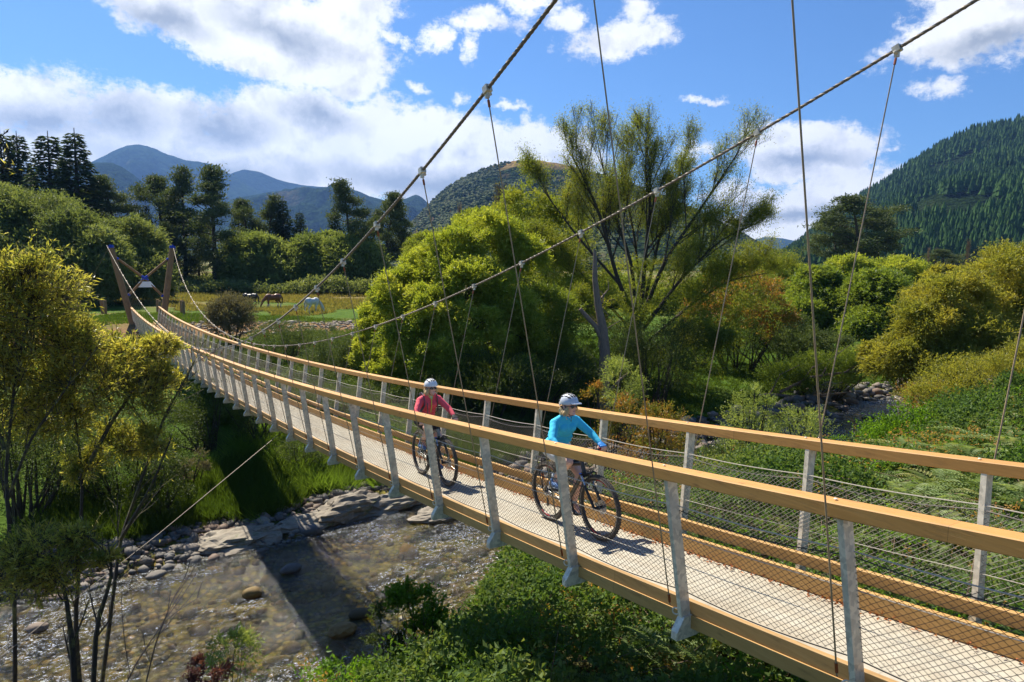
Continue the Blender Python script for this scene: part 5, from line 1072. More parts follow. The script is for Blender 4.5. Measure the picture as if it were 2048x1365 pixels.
cover('hedge_scrub', 'low scrub and rough growth along the foot of the tree row', X, Y, 2.0, M['l_olive'], .4, .22, 6, 4, .2)
def fern_patch(name, label, X, Y, L0, L1, seed, lift=.9):
    rs = np.random.RandomState(seed); n = len(X); Z = ground(X, Y) + lift * (.3 + .7 * rs.rand(n)) * np.clip((fbm(xyz0(X, Y) * .5, 3, seed) - .2) * 2, .2, 1.2); L = L0 + (L1 - L0) * rs.rand(n); a = rs.rand(n) * 2 * PI
    d = np.stack([np.cos(a), np.sin(a), .25 + .35 * rs.rand(n)], 1); d = nrm(d); side = nrm(np.cross(d, [0, 0, 1.0])); np_ = 13; mb = MB(); P0 = np.stack([X, Y, Z], 1)
    r = rs.rand(n)
    for q in range(np_):
        f = (q + .6) / np_; c = P0 + d * (L * f)[:, None] + np.array([0, 0, -.38]) * (L * f * f)[:, None]; pl = L * .34 * (1 - f) ** .8 * (.35 + .65 * min(1, f * 6)) + .01
        tg = nrm(d + np.array([0, 0, -.76 * f]))
        for sg in (-1, 1):
            ax = nrm(side * sg + tg * .45); up_n = nrm(np.cross(ax, tg) * sg + rs.randn(n, 3) * .12)
            # each side leaflet is itself cut into teeth
            mb.leaves(c, ax, up_n, pl, pl * .20 + .006, r)
            for h_ in (.25, .5, .75):
                for s2 in (-1, 1): mb.leaves(c + ax * (pl * h_)[:, None], nrm(ax * .5 + tg * s2), up_n, pl * .26 * (1.1 - h_), pl * .085 + .003, r)
    mb.sticks(P0 - d * .1, P0 + d * (L * .5)[:, None] + np.array([0, 0, -.1]) * L[:, None], .004, .003, 3, r)
    return setp(mb.build(name, M['l_fern'], att=True), label=label, kind='stuff')
X, Y = samp(3600, 5.5, 22, 5, 24, lambda X, Y, a, b, tf, tn: (tn > .8) & (tn < 13) & (X > 5.5 + (Y - 8) * .25), 6)
fern_patch('bracken', 'bracken fronds spreading over the near bank behind the far handrail', X, Y, .5, .95, 7)
X, Y = samp(500, 1.0, 6, 5, 13, lambda X, Y, a, b, tf, tn: (tn > 1), 7)
X2, Y2 = samp(900, -3, 8, 6, 20, lambda X, Y, a, b, tf, tn: (tn > 1.5) & (fbm(xyz0(X, Y) * .6, 3, 85) > .52), 27); X = np.r_[X, X2]; Y = np.r_[Y, Y2]
fern_patch('bracken', 'scattered bracken fronds among the brambles below the deck', X, Y, .35, .7, 8)
def grass(name, label, X, Y, h0, h1, wd, mat, seed, clump=.35, lean=.45):
    rs = np.random.RandomState(seed); n = len(X); k = 9; cx = np.repeat(X, k) + rs.randn(n * k) * clump * .3; cy = np.repeat(Y, k) + rs.randn(n * k) * clump * .3
    la = np.repeat(rs.rand(n) * 2 * PI, k); ax = np.stack([np.cos(la) * lean + rs.randn(n * k) * .4, np.sin(la) * lean + rs.randn(n * k) * .4 - .2, np.ones(n * k)], 1)
    mb = MB(); h = np.repeat(h0 + (h1 - h0) * rs.rand(n), k) * (.6 + .6 * rs.rand(n * k)); mb.leaves(np.stack([cx, cy, ground(cx, cy) - .02], 1), ax, rdir(n * k, rs) * [1, 1, .3], h, wd, np.clip(np.repeat(rs.rand(n) * .6, k) + rs.rand(n * k) * .4, 0, 1))
    return setp(mb.build(name, mat, att=True), label=label, kind='stuff')
X, Y = samp(13000, -14, 4, 19, 34, lambda X, Y, a, b, tf, tn: (tf > 1.5) & (tf < 13) & (fbm(xyz0(X, Y) * .4, 3, 51) > .40), 8)
grass('long_grass', 'long lush grass drooping over the far bank beside the stones', X, Y, .35, .75, .022, M['grass'], 9)
X, Y = samp(9000, 3, 30, 26, 60, lambda X, Y, a, b, tf, tn: (tf > 1.2) & (tf < 24) & (a > 17), 9)
grass('slope_grass', 'short bright grass on the sunny upstream slope', X, Y, .12, .3, .035, M['grass'], 10)
X, Y = samp(12000, -34, -4, 34, 62, lambda X, Y, a, b, tf, tn: (tf > 12) & (np.abs(tf - 34) > 2.2), 10)
grass('paddock_grass', 'rough grass below and beyond the strip of bare earth', X, Y, .08, .28, .04, M['grass'], 11)
X, Y = samp(9000, -52, 10, 62, 101, lambda X, Y, a, b, tf, tn: (fbm(xyz0(X, Y) * .13, 3, 61) > .47), 11)
grass('paddock_tussocks', 'brown seed heads and rushes in the paddock', X, Y, .2, .55, .07, M['dry'], 12)
X, Y = samp(3800, -11, -1, 21, 29, lambda X, Y, a, b, tf, tn: (tf > 1.2) & (tf < 7) & (fbm(xyz0(X, Y) * .5, 3, 53) > .52), 31)
grass('grass_tussocks', 'pale arching grass clumps lit by the sun above the pebbles', X, Y, .5, .95, .02, M['palegrass'], 32, lean=.9)
# driftwood branches upstream
DW = at(1640, 765, 42); DW[2] = float(ground(DW[0], DW[1])); mb = MB()
def d3(L, D=42): return np.array([at(x, y, D) - DW for x, y in L])
for L, r in (([(1560, 785), (1620, 755), (1690, 745), (1760, 738)], .10), ([(1480, 800), (1540, 790), (1600, 795), (1700, 785)], .16), ([(1640, 760), (1660, 720), (1700, 690)], .05), ([(1600, 770), (1625, 735), (1650, 725)], .05), ([(1690, 745), (1730, 720), (1780, 715)], .05), ([(1540, 790), (1560, 750), (1600, 730)], .05)):
    p = d3(L); mb.tube(p, np.linspace(r, r * .35, len(p)), 7)
o = mb.build('fallen_branches', M['barkg']); o.location = DW; setp(o, 'grey fallen branches lying along the upstream river edge', 'branch')
# thin bare saplings rising from the bottom edge, and dry stalks under the deck
for lab, base, L in (('thin bare sapling slanting up over the river at the bottom', (280, 1420), [(280, 1420), (310, 1290), (345, 1200), (368, 1160)]), ('second thin bare sapling leaning left of the slanting one', (225, 1430), [(225, 1430), (270, 1330), (330, 1240), (420, 1180)]),
                      ('dead forked stump below the near post at the bottom', (1560, 1420), [(1560, 1420), (1570, 1370), (1575, 1330)])):
    b = at(base[0], base[1], 8.6); mb = MB(); p = np.array([at(x, y, 8.6) - b for x, y in L]); r = .012 if base[0] < 1000 else .05
    acc = MB(); lv = []; grow(p, r, r * .3, np.random.RandomState(base[0]), acc, lv, 2, lambda q: 0, .3, 5, .4, .6); o = acc.build('sapling' if base[0] < 1000 else 'stump', B_ if base[0] < 1000 else M['barkg']); o.location = b; setp(o, lab, 'plant' if base[0] < 1000 else 'stump')
# ------------------------------------------------------------------ bicycles and riders (local axes: x forward, y to the rider's left, z up, origin under the rear wheel)
M['tyre'] = plain('dusty_tyre', (0.075, 0.065, 0.055), .9, 0, .2, 30, .6); M['tyre_side'] = plain('muddy_sidewall', (0.24, 0.20, 0.155), .9)
M['rimb'] = plain('black_rim', (0.02, 0.02, 0.022), .4); M['rimr'] = plain('red_decal', (0.55, 0.03, 0.03), .4); M['spoke'] = plain('spoke_steel', (0.45, 0.45, 0.46), .3, .8)
M['fr1'] = plain('dark_bronze_frame', (0.075, 0.062, 0.05), .35, .3, .05, coat=.4); M['fr2'] = plain('pale_frame', (0.34, 0.32, 0.26), .4, .2, .2, 20)
M['blk'] = plain('black_plastic', (0.015, 0.015, 0.016), .45); M['slv'] = plain('silver_metal', (0.55, 0.55, 0.56), .25, .8, .04); M['orange'] = plain('orange_reflector', (0.85, 0.22, 0.02), .3); M['bluep'] = plain('blue_dial', (0.02, 0.15, 0.7), .3); M['redp'] = plain('red_paint', (0.6, 0.02, 0.04), .3)
def place_bike(o, xr, yr, xf, yf):
    a = np.array([xr, yr, float(zdeck(yr))]); b = np.array([xf, yf, float(zdeck(yf))]); f = nrm(b - a); l = nrm(np.cross([0, 0, 1.0], f)); u = np.cross(f, l)
    o.matrix_world = BMW @ Matrix(((f[0], l[0], u[0], a[0]), (f[1], l[1], u[1], a[1]), (f[2], l[2], u[2], a[2]), (0, 0, 0, 1)))
def ring(c, R_, n=56): a = np.linspace(0, 2 * PI, n + 1); return np.array(c) + np.stack([np.cos(a) * R_, 0 * a, np.sin(a) * R_], 1)
WB = 1.03
def bicycle(label, frame_m, hub=(1, 0), decal=True, rack=True, rot=0):
    B = empty('bicycle'); setp(B, label, 'bicycle', 'mountain bikes on the bridge')
    for cx in (0, WB):
        W_ = empty('wheel', parent=B); c = (cx, 0, .37)
        mb = MB(); mb.tube(ring(c, .342), .026, 10); a = np.arange(72) / 72 * 2 * PI
        for q, t_ in enumerate(a):
            for y in (-.017, 0, .017):
                tt = t_ + (.04 if y == 0 else 0); r_ = .368 if y == 0 else .362; p = np.array(c) + np.array([math.cos(tt) * r_, y, math.sin(tt) * r_])
                R = np.array([[math.cos(tt), 0, -math.sin(tt)], [0, 1, 0], [math.sin(tt), 0, math.cos(tt)]]); mb.box(p, (.008, .011, .014), R)
        mb.build('tyre', M['tyre'], W_)
        for y in (-1, 1): MB().tube(ring((cx, y * .019, .37), .335), .008, 6).build('sidewall', M['tyre_side'], W_)
        MB().tube(ring(c, .312), .012, 8).build('rim', M['rimb'], W_)
        if decal:
            for k in (0, 1):
                for y in (-1, 1): t_ = np.linspace(-.35, .25, 8) + k * PI + rot + 1.2; MB().tube(np.stack([cx + np.cos(t_) * .311, 0 * t_ + y * .010, .37 + np.sin(t_) * .311], 1), .006, 5).build('rim_decal', M['rimr'], W_)
        A_, Bq = [], []
        for q in range(32):
            t_ = q / 32 * 2 * PI; s_ = (-1) ** q; t2 = t_ + (.9 if (q // 2) % 2 else -.9); A_.append((cx + math.cos(t2) * .022, s_ * .026, .37 + math.sin(t2) * .022)); Bq.append((cx + math.cos(t_) * .305, 0, .37 + math.sin(t_) * .305))
        MB().sticks(A_, Bq, .0013, .0013, 3).build('spokes', M['spoke'], W_)
        mb = MB(); mb.tube([(cx, -.05, .37), (cx, .05, .37)], .02, 10); mb.build('hub', M['blk'], W_)
        mb = MB(); mb.tube([(cx, .034, .37), (cx, .037, .37)], .082, 24); mb.build('brake_disc', M['slv'], W_)
        th = .6 if cx else 2.2; mb = MB(); mb.box((cx + math.cos(th) * .2, 0, .37 + math.sin(th) * .2), (.075, .02, .03), np.array([[math.cos(th), 0, -math.sin(th)], [0, 1, 0], [math.sin(th), 0, math.cos(th)]])); mb.build('wheel_reflector', M['orange'], W_)
    BBp = np.array([.40, 0, .31]); ST = np.array([.24, 0, .76]); HT = np.array([.725, 0, .84]); HB = np.array([.765, 0, .735])
    mb = MB(); mb.tube([BBp, ST], .017, 10); mb.tube([ST - (ST - BBp) * .07, HT - [0, 0, .02]], .021, 10); mb.tube([BBp, HB], [.024, .028], 10); mb.tube([HT, HB], .026, 12)
    for y in (-1, 1):
        mb.tube([BBp + [0, y * .03, 0], [.2, y * .055, .335], [0, y * .06, .37]], .011, 8); mb.tube([ST + [0, y * .02, -.02], [.1, y * .055, .54], [0, y * .06, .37]], .009, 8)
    mb.tube([BBp - [0, .036, 0], BBp + [0, .036, 0]], .024, 12); mb.build('frame', frame_m, B)
    mb = MB(); mb.tube([BBp + (ST - BBp) * .75, [.20, 0, .88]], .0135, 10); mb.build('seat_post', M['blk'], B)
    mb = MB(); mb.ell((.12, 0, .905), (.085, .07, .022)); mb.ell((.25, 0, .905), (.12, .026, .018)); mb.ell((.18, 0, .905), (.11, .045, .02)); remeshed(mb, 'saddle', M['blk'], B, .008)
    fk = empty('fork', parent=B); mb = MB(); mb.bar((.785, -.075, .70), (.785, .075, .70), .035, .04); mb.tube([HB, (.785, 0, .70)], .02, 8)
    for y in (-.062, .062): mb.tube([(.80, y, .66), (WB - .01, y, .355)], .0175, 10)
    mb.tube([(.90, -.062, .62), (.93, -.045, .745), (.94, 0, .765), (.93, .045, .745), (.90, .062, .62)], .011, 8); mb.build('fork_lowers', M['blk'], fk)
    for y in (-.062, .062): MB().tube([(.785, y, .705), (.86, y, .60)], .0145, 10).build('fork_stanchion', M['slv'], fk)
    MB().tube([(.775, -.062, .715), (.772, -.062, .728)], .017, 10).build('fork_dial', M['bluep'], fk)
    hb = empty('handlebar', parent=B); mb = MB(); mb.tube([HT, HT + [-.02, 0, .07]], .019, 10); mb.tube([HT + [-.02, 0, .06], (.765, 0, .935)], .018, 8)
    mb.tube([(.735, -.35, .965), (.755, -.2, .962), (.768, -.08, .938), (.768, .08, .938), (.755, .2, .962), (.735, .35, .965)], .0135, 8); mb.build('bar', M['blk'], hb)
    for y in (-1, 1): MB().tube([(.735, y * .35, .965), (.748, y * .235, .964)], .018, 10).build('grip', M['redp'] if decal else M['blk'], hb)
    mb = MB()
    for y in (-1, 1): mb.tube([(.765, y * .21, .955), (.80, y * .235, .945), (.80, y * .30, .935)], .0065, 6); mb.ell((.765, y * .20, .95), (.022, .02, .016), nu=8, nv=6)
    mb.ell((.765, -.12, .975), (.02, .02, .02), nu=8, nv=6); mb.build('brake_levers', M['blk'], hb)
    mb = MB()
    for y in (-1, 1): mb.tube([(.79, y * .2, .95), (.85, y * .12, .90), (.82, y * .04, .78), (.86, y * .06, .65)], .003, 5)
    mb.build('brake_cables', M['blk'], hb)
    ck = empty('crank', parent=B); c_ = BBp; pr = c_ + [-.045, 0, .16]; plf = c_ + [.045, 0, -.16]; mb = MB()
    mb.tube([c_ + [0, -.06, 0], pr + [0, -.065, 0]], .012, 8); mb.tube([c_ + [0, .06, 0], plf + [0, .065, 0]], .012, 8); mb.tube([c_ - [0, .06, 0], c_ + [0, .06, 0]], .012, 8); mb.build('crank_arms', M['blk'], ck)
    mb = MB(); mb.tube([c_ - [0, .048, 0], c_ - [0, .044, 0]], .075, 28); mb.build('chainring', M['blk'], ck); mb = MB(); mb.tube([(0, -.040, .37), (0, -.034, .37)], .06, 20); mb.build('cassette', M['slv'], ck)
    mb = MB(); mb.tube([c_ + [0, -.046, .074], (0, -.038, .43)], .0035, 4); mb.tube([c_ + [0, -.046, -.074], (.03, -.04, .22), (0, -.038, .31)], .0035, 4); mb.box((.03, -.04, .24), (.03, .012, .10)); mb.build('chain', M['blk'], ck)
    for p, s_ in ((pr, -1), (plf, 1)): MB().box(p + [0, s_ * .115, 0], (.09, .085, .016)).build('pedal', M['blk'], B)
    if rack:
        mb = MB()
        for y in (-.055, .055): mb.tube([(.16, y, .80), (-.16, y, .78), (-.20, y * .7, .78)], .0055, 6); mb.tube([(-.02, y * 1.25, .37), (-.06, y, .785)], .005, 6); mb.tube([(-.02, y * 1.25, .37), (-.17, y, .785)], .005, 6)
        for x in (-.16, -.08, 0, .08): mb.tube([(x, -.055, .785), (x, .055, .785)], .0045, 5)
        mb.build('rear_rack', M['blk'], B)
    return B, pr, plf
M['skin'] = plain('skin', (0.80, 0.48, 0.36), .5, 0, .06, 20); M['lip'] = plain('lips', (0.50, 0.14, 0.12), .4)
M['cyan'] = plain('sky_blue_fleece', (0.05, 0.57, 0.84), .85, 0, .10, 4, 1.0); M['pink'] = plain('coral_pink_fleece', (0.98, 0.11, 0.15), .85, 0, .08, 4, 1.0)
M['whitecloth'] = plain('white_cloth', (0.72, 0.71, 0.68), .8, 0, .04); M['blackcloth'] = plain('black_cloth', (0.02, 0.02, 0.022), .8); M['greyst'] = plain('grey_webbing', (0.11, 0.11, 0.12), .8); M['mauve'] = plain('dark_mauve_pack', (0.05, 0.035, 0.05), .8)
M['shoe'] = plain('blue_shoe', (0.10, 0.20, 0.42), .6, 0, .4, 60); M['sole'] = plain('grey_sole', (0.28, 0.32, 0.36), .7); M['hair'] = plain('blond_hair', (0.60, 0.42, 0.20), .55, 0, .3, 60, .6); M['helmet'] = plain('silver_helmet', (0.62, 0.65, 0.68), .3, .1, .02, coat=.5)
M['helmetw'] = plain('white_helmet', (0.78, 0.79, 0.80), .3, 0, .02, coat=.5); M['lens'] = plain('dark_lens', (0.012, 0.01, 0.01), .08, 0, .02, coat=1.0); M['glove'] = plain('bright_blue_glove', (0.02, 0.22, 0.62), .7); M['lime'] = plain('lime_zip', (0.60, 0.70, 0.08), .5); M['mint'] = plain('mint_shirt', (0.42, 0.62, 0.55), .8)
def person(label, pr, plf, jersey, shorts, long_short, helm, hyaw, glove_m, visor, pack, mat):
    Pn = empty('person'); setp(Pn, label, 'person', 'two women riding across the bridge'); v = np.array
    hip = {-1: v([.205, -.085, .93]), 1: v([.205, .085, .93])}; ank = {-1: pr + v([-.06, -.10, .115]), 1: plf + v([-.06, .10, .115])}
    def knee(h, a, l1=.42, l2=.41):
        d = a - h; L = np.linalg.norm(d); L2 = min(L, l1 + l2 - .005); m_ = (l1 ** 2 - l2 ** 2 + L2 ** 2) / (2 * L2); hh = math.sqrt(max(l1 ** 2 - m_ ** 2, 0)); d = d / L
        f = v([1, 0, .2]) - d * np.dot(v([1, 0, .2]), d); return h + d * m_ + nrm(f) * hh
    kn = {s_: knee(hip[s_], ank[s_]) + v([0, s_ * .02, 0]) for s_ in (-1, 1)}
    sh = {s_: v([.425, s_ * .158, 1.275]) for s_ in (-1, 1)}; el = {s_: v([.555, s_ * .285, 1.115]) for s_ in (-1, 1)}; wr = {s_: v([.700, s_ * .295, 1.020]) for s_ in (-1, 1)}
    hc = v([.50, 0, 1.475]); cy, sy = math.cos(hyaw), math.sin(hyaw); RH = np.array([[cy, -sy, 0], [sy, cy, 0], [0, 0, 1]]); 
    def H(p): return hc + RH @ v(p)
    mb = MB(); mb.ell((.205, 0, .96), (.125, .165, .12)); mb.ell((.275, 0, 1.09), (.105, .135, .12)); mb.ell((.355, 0, 1.20), (.105, .14, .115)); mb.cap(sh[-1], sh[1], .044, .044); mb.cap((.425, 0, 1.31), hc + [-.02, 0, -.07], .062, .052)
    for s_ in (-1, 1):
        mb.cap(hip[s_], kn[s_], .092, .058); mb.cap(kn[s_], kn[s_] * .62 + ank[s_] * .38, .055, .054); mb.cap(kn[s_] * .62 + ank[s_] * .38, ank[s_], .052, .034); mb.cap(ank[s_], ank[s_] + v([.12, 0, -.06]), .036, .032)
        mb.cap(sh[s_], el[s_], .042, .036); mb.cap(el[s_], wr[s_], .038, .025)
        g = v([.745, s_ * .292, .966])
        mb.ell(wr[s_] * .35 + g * .65 + v([0, 0, .018]), (.040, .040, .020), np.array([[.85, 0, .5], [0, 1, 0], [-.5, 0, .85]]))
        for q in range(4):
            yy = s_ * (.255 + q * .0225); L_ = (.9, 1.0, .97, .8)[q]; k1 = v([.765, yy, 1.000]); k2 = v([.765 + .020 * L_, yy, .982]); k3 = v([.765 + .014 * L_, yy, .952]); k4 = v([.748, yy, .942])
            mb.cap(g * .4 + k1 * .6 - [.01, 0, 0], k1, .0105, .0098, 8); mb.cap(k1, k2, .0098, .0094, 8); mb.cap(k2, k3, .0094, .0088, 8); mb.cap(k3, k4, .0086, .0075, 8)
        mb.cap(v([.715, s_ * .262, .995]), v([.728, s_ * .238, .975]), .012, .0105, 8); mb.cap(v([.728, s_ * .238, .975]), v([.750, s_ * .232, .952]), .0100, .0085, 8)
    mb.ell(hc + [0, 0, .015], (.092, .074, .105), nu=20, nv=14); mb.ell(H((.028, 0, -.055)), (.060, .052, .058), RH); mb.ell(H((.094, 0, -.018)), (.016, .0105, .022), RH, 8, 6); mb.ell(H((.078, 0, -.092)), (.020, .024, .018), RH, 8, 6)
    for s_ in (-1, 1): mb.ell(H((.068, s_ * .035, -.028)), (.020, .020, .018), RH, 8, 6); mb.ell(H((-.004, s_ * .075, -.012)), (.017, .009, .028), RH, 8, 6)
    mb.ell(H((.082, 0, .018)), (.012, .045, .012), RH, 8, 6); remeshed(mb, 'body', M['skin'], Pn, .0065, 3)
    MB().ell(H((.0875, 0, -.058)), (.008, .021, .0055), RH, 10, 6).build('lips', M['lip'], Pn, smooth=True); MB().ell(H((.0905, 0, -.0585)), (.006, .016, .0024), RH, 10, 6).build('teeth', M['whitecloth'], Pn, smooth=True)
    # clothing
    mb = MB(); mb.ell((.215, 0, 1.00), (.135, .165, .10)); mb.ell((.280, 0, 1.10), (.122, .150, .13)); mb.ell((.362, 0, 1.215), (.132, .172, .13)); mb.cap(sh[-1], sh[1], .062, .062); mb.cap((.40, 0, 1.27), (.452, 0, 1.36), .085, .054)
    for s_ in (-1, 1): mb.cap((.44, s_ * .04, 1.34), sh[s_] + [0, 0, .012], .048, .050)
    for s_ in (-1, 1):
        mb.ell((.455, s_ * .062, 1.215), (.058, .062, .062)); mb.cap(sh[s_], el[s_], .058, .047); m_ = el[s_] * .1 + wr[s_] * .9; mb.cap(el[s_], m_, .047, .033)
        for q in range(4): f = .25 + q * .2; c = sh[s_] * (1 - f) + el[s_] * f; mb.ell(c + v([.008, s_ * .006, -.012]) * (1 if q % 2 else -.6), (.050, .050, .026), None, 10, 6)
        mb.ell(el[s_] + [-.008, 0, -.012], (.046, .05, .04), None, 10, 6)
    for q, (x, z) in enumerate(((.33, 1.075), (.30, 1.03), (.35, 1.13))): mb.cap((x + .05, -.10, z), (x + .045, .10, z + .012), .028, .028, 8)
    jr = remeshed(mb, 'jersey', jersey, Pn, .0075, 2)
    mb = MB(); mb.ell((.205, 0, .955), (.142, .185, .115)); f = .62 if long_short else .48
    for s_ in (-1, 1): mb.cap(hip[s_] + [0, 0, .01], hip[s_] * (1 - f) + kn[s_] * f, .112, .088 if long_short else .10)
    remeshed(mb, 'shorts', shorts, Pn, .009, 3)
    if not long_short:
        mb = MB()
        for s_ in (-1, 1): mb.cap(hip[s_] * .62 + kn[s_] * .38, hip[s_] * .38 + kn[s_] * .62, .088, .079)
        remeshed(mb, 'under_shorts', M['blackcloth'], Pn, .009, 2)
    for s_ in (-1, 1):
        a = ank[s_]; p_ = (pr if s_ < 0 else plf) + v([0, s_ * .115, .010])
        mb = MB(); mb.cap(p_ + [-.10, 0, .045], p_ + [.03, 0, .042], .040, .040); mb.cap(p_ + [.03, 0, .038], p_ + [.115, s_ * .006, .030], .040, .028); mb.cap(p_ + [-.085, 0, .05], a + [0, 0, .01], .041, .041); so_ = remeshed(mb, 'shoe', M['shoe'], Pn, .007, 2)
        mb = MB(); mb.ell(p_ + [.005, 0, .012], (.140, .042, .012)); mb.build('sole', M['sole'], so_, smooth=True)
        mb = MB(); mb.cap(a + [0, 0, .03], a * .9 + kn[s_] * .1 + [0, 0, 0], .042, .042); mb.build('sock', M['sole'], so_, smooth=True)
        g = v([.745, s_ * .292, .966]); mb = MB(); mb.ell(wr[s_] * .35 + g * .65 + v([.002, 0, .020]), (.050, .050, .025), np.array([[.85, 0, .5], [0, 1, 0], [-.5, 0, .85]])); mb.cap(wr[s_] - [.02, 0, -.004], wr[s_] + [.01, 0, -.006], .031, .031)
        for q in range(4): yy = s_ * (.255 + q * .0225); mb.cap(g * .4 + v([.765, yy, 1.0]) * .6 - [.01, 0, 0], v([.770, yy, .997]), .0145, .0135, 8)
        remeshed(mb, 'glove', glove_m, Pn, .006, 2)
    # hair, helmet, glasses, strap
    mb = MB()
    rs = np.random.RandomState(4)
    for q in range(46):
        a = rs.rand() * 4.6 + .85; z = -.03 - .065 * rs.rand(); r_ = .082 + .012 * rs.rand(); p = H((math.cos(a) * r_ * 1.0, math.sin(a) * r_ * .98, z + .03)); mb.cap(p, p + RH @ v([math.cos(a) * .018 - .006, math.sin(a) * .022, -.03 - .02 * rs.rand()]), .016, .009, 6)
    remeshed(mb, 'hair', M['hair'], Pn, .006, 1)
    hm = MB(); nu, nv = 36, 12; th = np.linspace(0, PI * .53, nv + 1)[:, None]; ph = (np.arange(nu) / nu * 2 * PI)[None]
    def shell(r, th, ph): return np.stack([np.sin(th) * np.cos(ph) * r[0] + .004, np.sin(th) * np.sin(ph) * r[1], np.cos(th) * r[2] + .018 + (.0 if r is None else 0) - .020 * (np.sin(th) * np.cos(ph) < -.5)], -1)
    Vv = shell((.130, .102, .112), th, ph).reshape(-1, 3) @ RH.T + hc + [0, 0, .02]; Vi = shell((.116, .09, .098), th, ph).reshape(-1, 3) @ RH.T + hc + [0, 0, .02]
    i = np.arange(nv)[:, None] * nu; j = np.arange(nu)[None]; j2 = (j + 1) % nu; Fq = np.stack([i + j, i + nu + j, i + nu + j2, i + j2], -1).reshape(-1, 4); hm.add(Vv, Fq); hm.add(Vi, Fq[:, ::-1]); e = nv * nu + np.arange(nu); e2 = nv * nu + (np.arange(nu) + 1) % nu
    hm.add(np.vstack([Vv, Vi]), np.stack([e, e + len(Vv), e2 + len(Vv), e2], 1)); ho = hm.build('helmet', helm, Pn, smooth=True)
    if visor:
        mb = MB(); a = np.linspace(-.95, .95, 13); P1 = [(.118 * math.cos(t_) + .006, .098 * math.sin(t_), .040) for t_ in a]; P2 = [(.178 * math.cos(t_ * .86) + .006, .094 * math.sin(t_), .030) for t_ in a]; V = [H(p) for p in P1 + P2]; V += [p + v([0, 0, .007]) for p in V]; n = 13
        F = []
        for q in range(n - 1): F += [[q, q + 1, q + n + 1, q + n], [q + 2 * n, q + 3 * n, q + 3 * n + 1, q + 1 + 2 * n], [q + n, q + n + 1, q + 3 * n + 1, q + 3 * n]]
        mb.add(V, F); mb.build('visor', helm, ho, smooth=True)
    mb = MB()
    for row, y0 in ((-2, -.062), (-1, -.030), (0, 0), (1, .030), (2, .062)):
        for x in (.085, .035, -.02, -.07):
            x_ = x - abs(row) * .012; zz = 1 - (x_ / .130) ** 2 - (y0 / .102) ** 2
            if zz < .06: continue
            z = math.sqrt(zz) * .112 + .018 + .02; nrm_ = nrm(v([x_ / .130 ** 2, y0 / .102 ** 2, (z - .038) / .112 ** 2])); ax = nrm(v([1, 0, 0]) - nrm_ * nrm_[0]); sd_ = np.cross(nrm_, ax); R = RH @ np.stack([ax, sd_, nrm_], 1); mb.ell(H((x_ + .004, y0, z)) - RH @ nrm_ * .001, (.027, .0105, .007), R, 10, 6)
    mb.build('vents', M['blk'], ho, smooth=True)
    gl = empty('sunglasses', parent=Pn)
    for s_ in (-1, 1): R = RH @ np.array([[math.cos(.25 * s_), -math.sin(.25 * s_), 0], [math.sin(.25 * s_), math.cos(.25 * s_), 0], [0, 0, 1]]); MB().ell(H((.091, s_ * .034, -.002)), (.007, .031, .020), R, 14, 8).build('lens', M['lens'], gl, smooth=True); MB().tube([H((.085, s_ * .058, .004)), H((.05, s_ * .077, .004)), H((0, s_ * .08, 0))], .003, 5).build('temple', M['blk'], gl)
    MB().tube([H((.094, -.02, .006)), H((.098, 0, .008)), H((.094, .02, .006))], .003, 5).build('bridge', M['blk'], gl)
    MB().tube([H((.01, -.082, .02)), H((.03, -.07, -.06)), H((.045, -.03, -.112)), H((.045, .03, -.112)), H((.03, .07, -.06)), H((.01, .082, .02))], .0045, 5).build('chin_strap', M['blk'], Pn)
    MB().tube([v([.505, .03, 1.345]) if q == 3 else v([.485 + .012 * q, .02, 1.36 - .035 * q]) for q in range(4)], .006, 5).build('zip', M['lime'] if pack else M['greyst'], Pn)
    objs = [Pn]
    if pack:
        mb = MB(); mb.add([(.500, -.028, 1.365), (.500, .028, 1.365), (.512, 0, 1.275), (.47, 0, 1.36)], [[0, 1, 2], [1, 0, 3]]); mb.build('undershirt', M['mint'], Pn)
        MB().tube([v([.478, -.045, 1.375]), v([.505, -.025, 1.34]), v([.520, 0, 1.28]), v([.512, 0, 1.18]), v([.47, 0, 1.08])], .007, 5).build('zip_edge', M['lime'], Pn)
        BP = empty('backpack'); setp(BP, 'dark mauve backpack with grey shoulder straps on the back of the rider in pink', 'backpack'); mb = MB(); mb.ell((.20, 0, 1.20), (.085, .14, .20), np.array([[.88, 0, .47], [0, 1, 0], [-.47, 0, .88]])); mb.ell((.14, 0, 1.14), (.07, .11, .12)); remeshed(mb, 'bag', M['mauve'], BP, .012, 3)
        for s_ in (-1, 1):
            mb = MB(); mb.sweep([(.31, s_ * .11, 1.36), (.40, s_ * .115, 1.385), (.47, s_ * .115, 1.345), (.502, s_ * .108, 1.27), (.485, s_ * .115, 1.19), (.42, s_ * .15, 1.11), (.34, s_ * .165, 1.08)], brect(.05, .014, .003), ref=(0, 1, 0) if False else (.3, 1, .2)); mb.build('shoulder_strap', M['greyst'], BP)
        MB().bar((.518, -.07, 1.235), (.505, -.068, 1.06), .014, .004, (1, 0, 0)).build('strap_tail', M['greyst'], BP)
        objs.append(BP)
    else:
        mb = MB(); a = np.linspace(-1.9, 1.9, 15); mb.tube([(.462 + .052 * math.cos(t_) * .9, .055 * math.sin(t_), 1.372 - .02 * math.cos(t_)) for t_ in a], .0055, 6); mb.build('necklace', M['slv'], Pn)
        mb = MB(); 
        for s_ in (-1, 1): mb.sweep([(.43, s_ * .062, 1.40), (.485, s_ * .045, 1.375), (.515, s_ * .006, 1.31)], brect(.028, .008, .002), ref=(1, s_ * .6, .6))
        mb.build('collar', jersey, Pn)
    for o in objs: o.matrix_world = mat
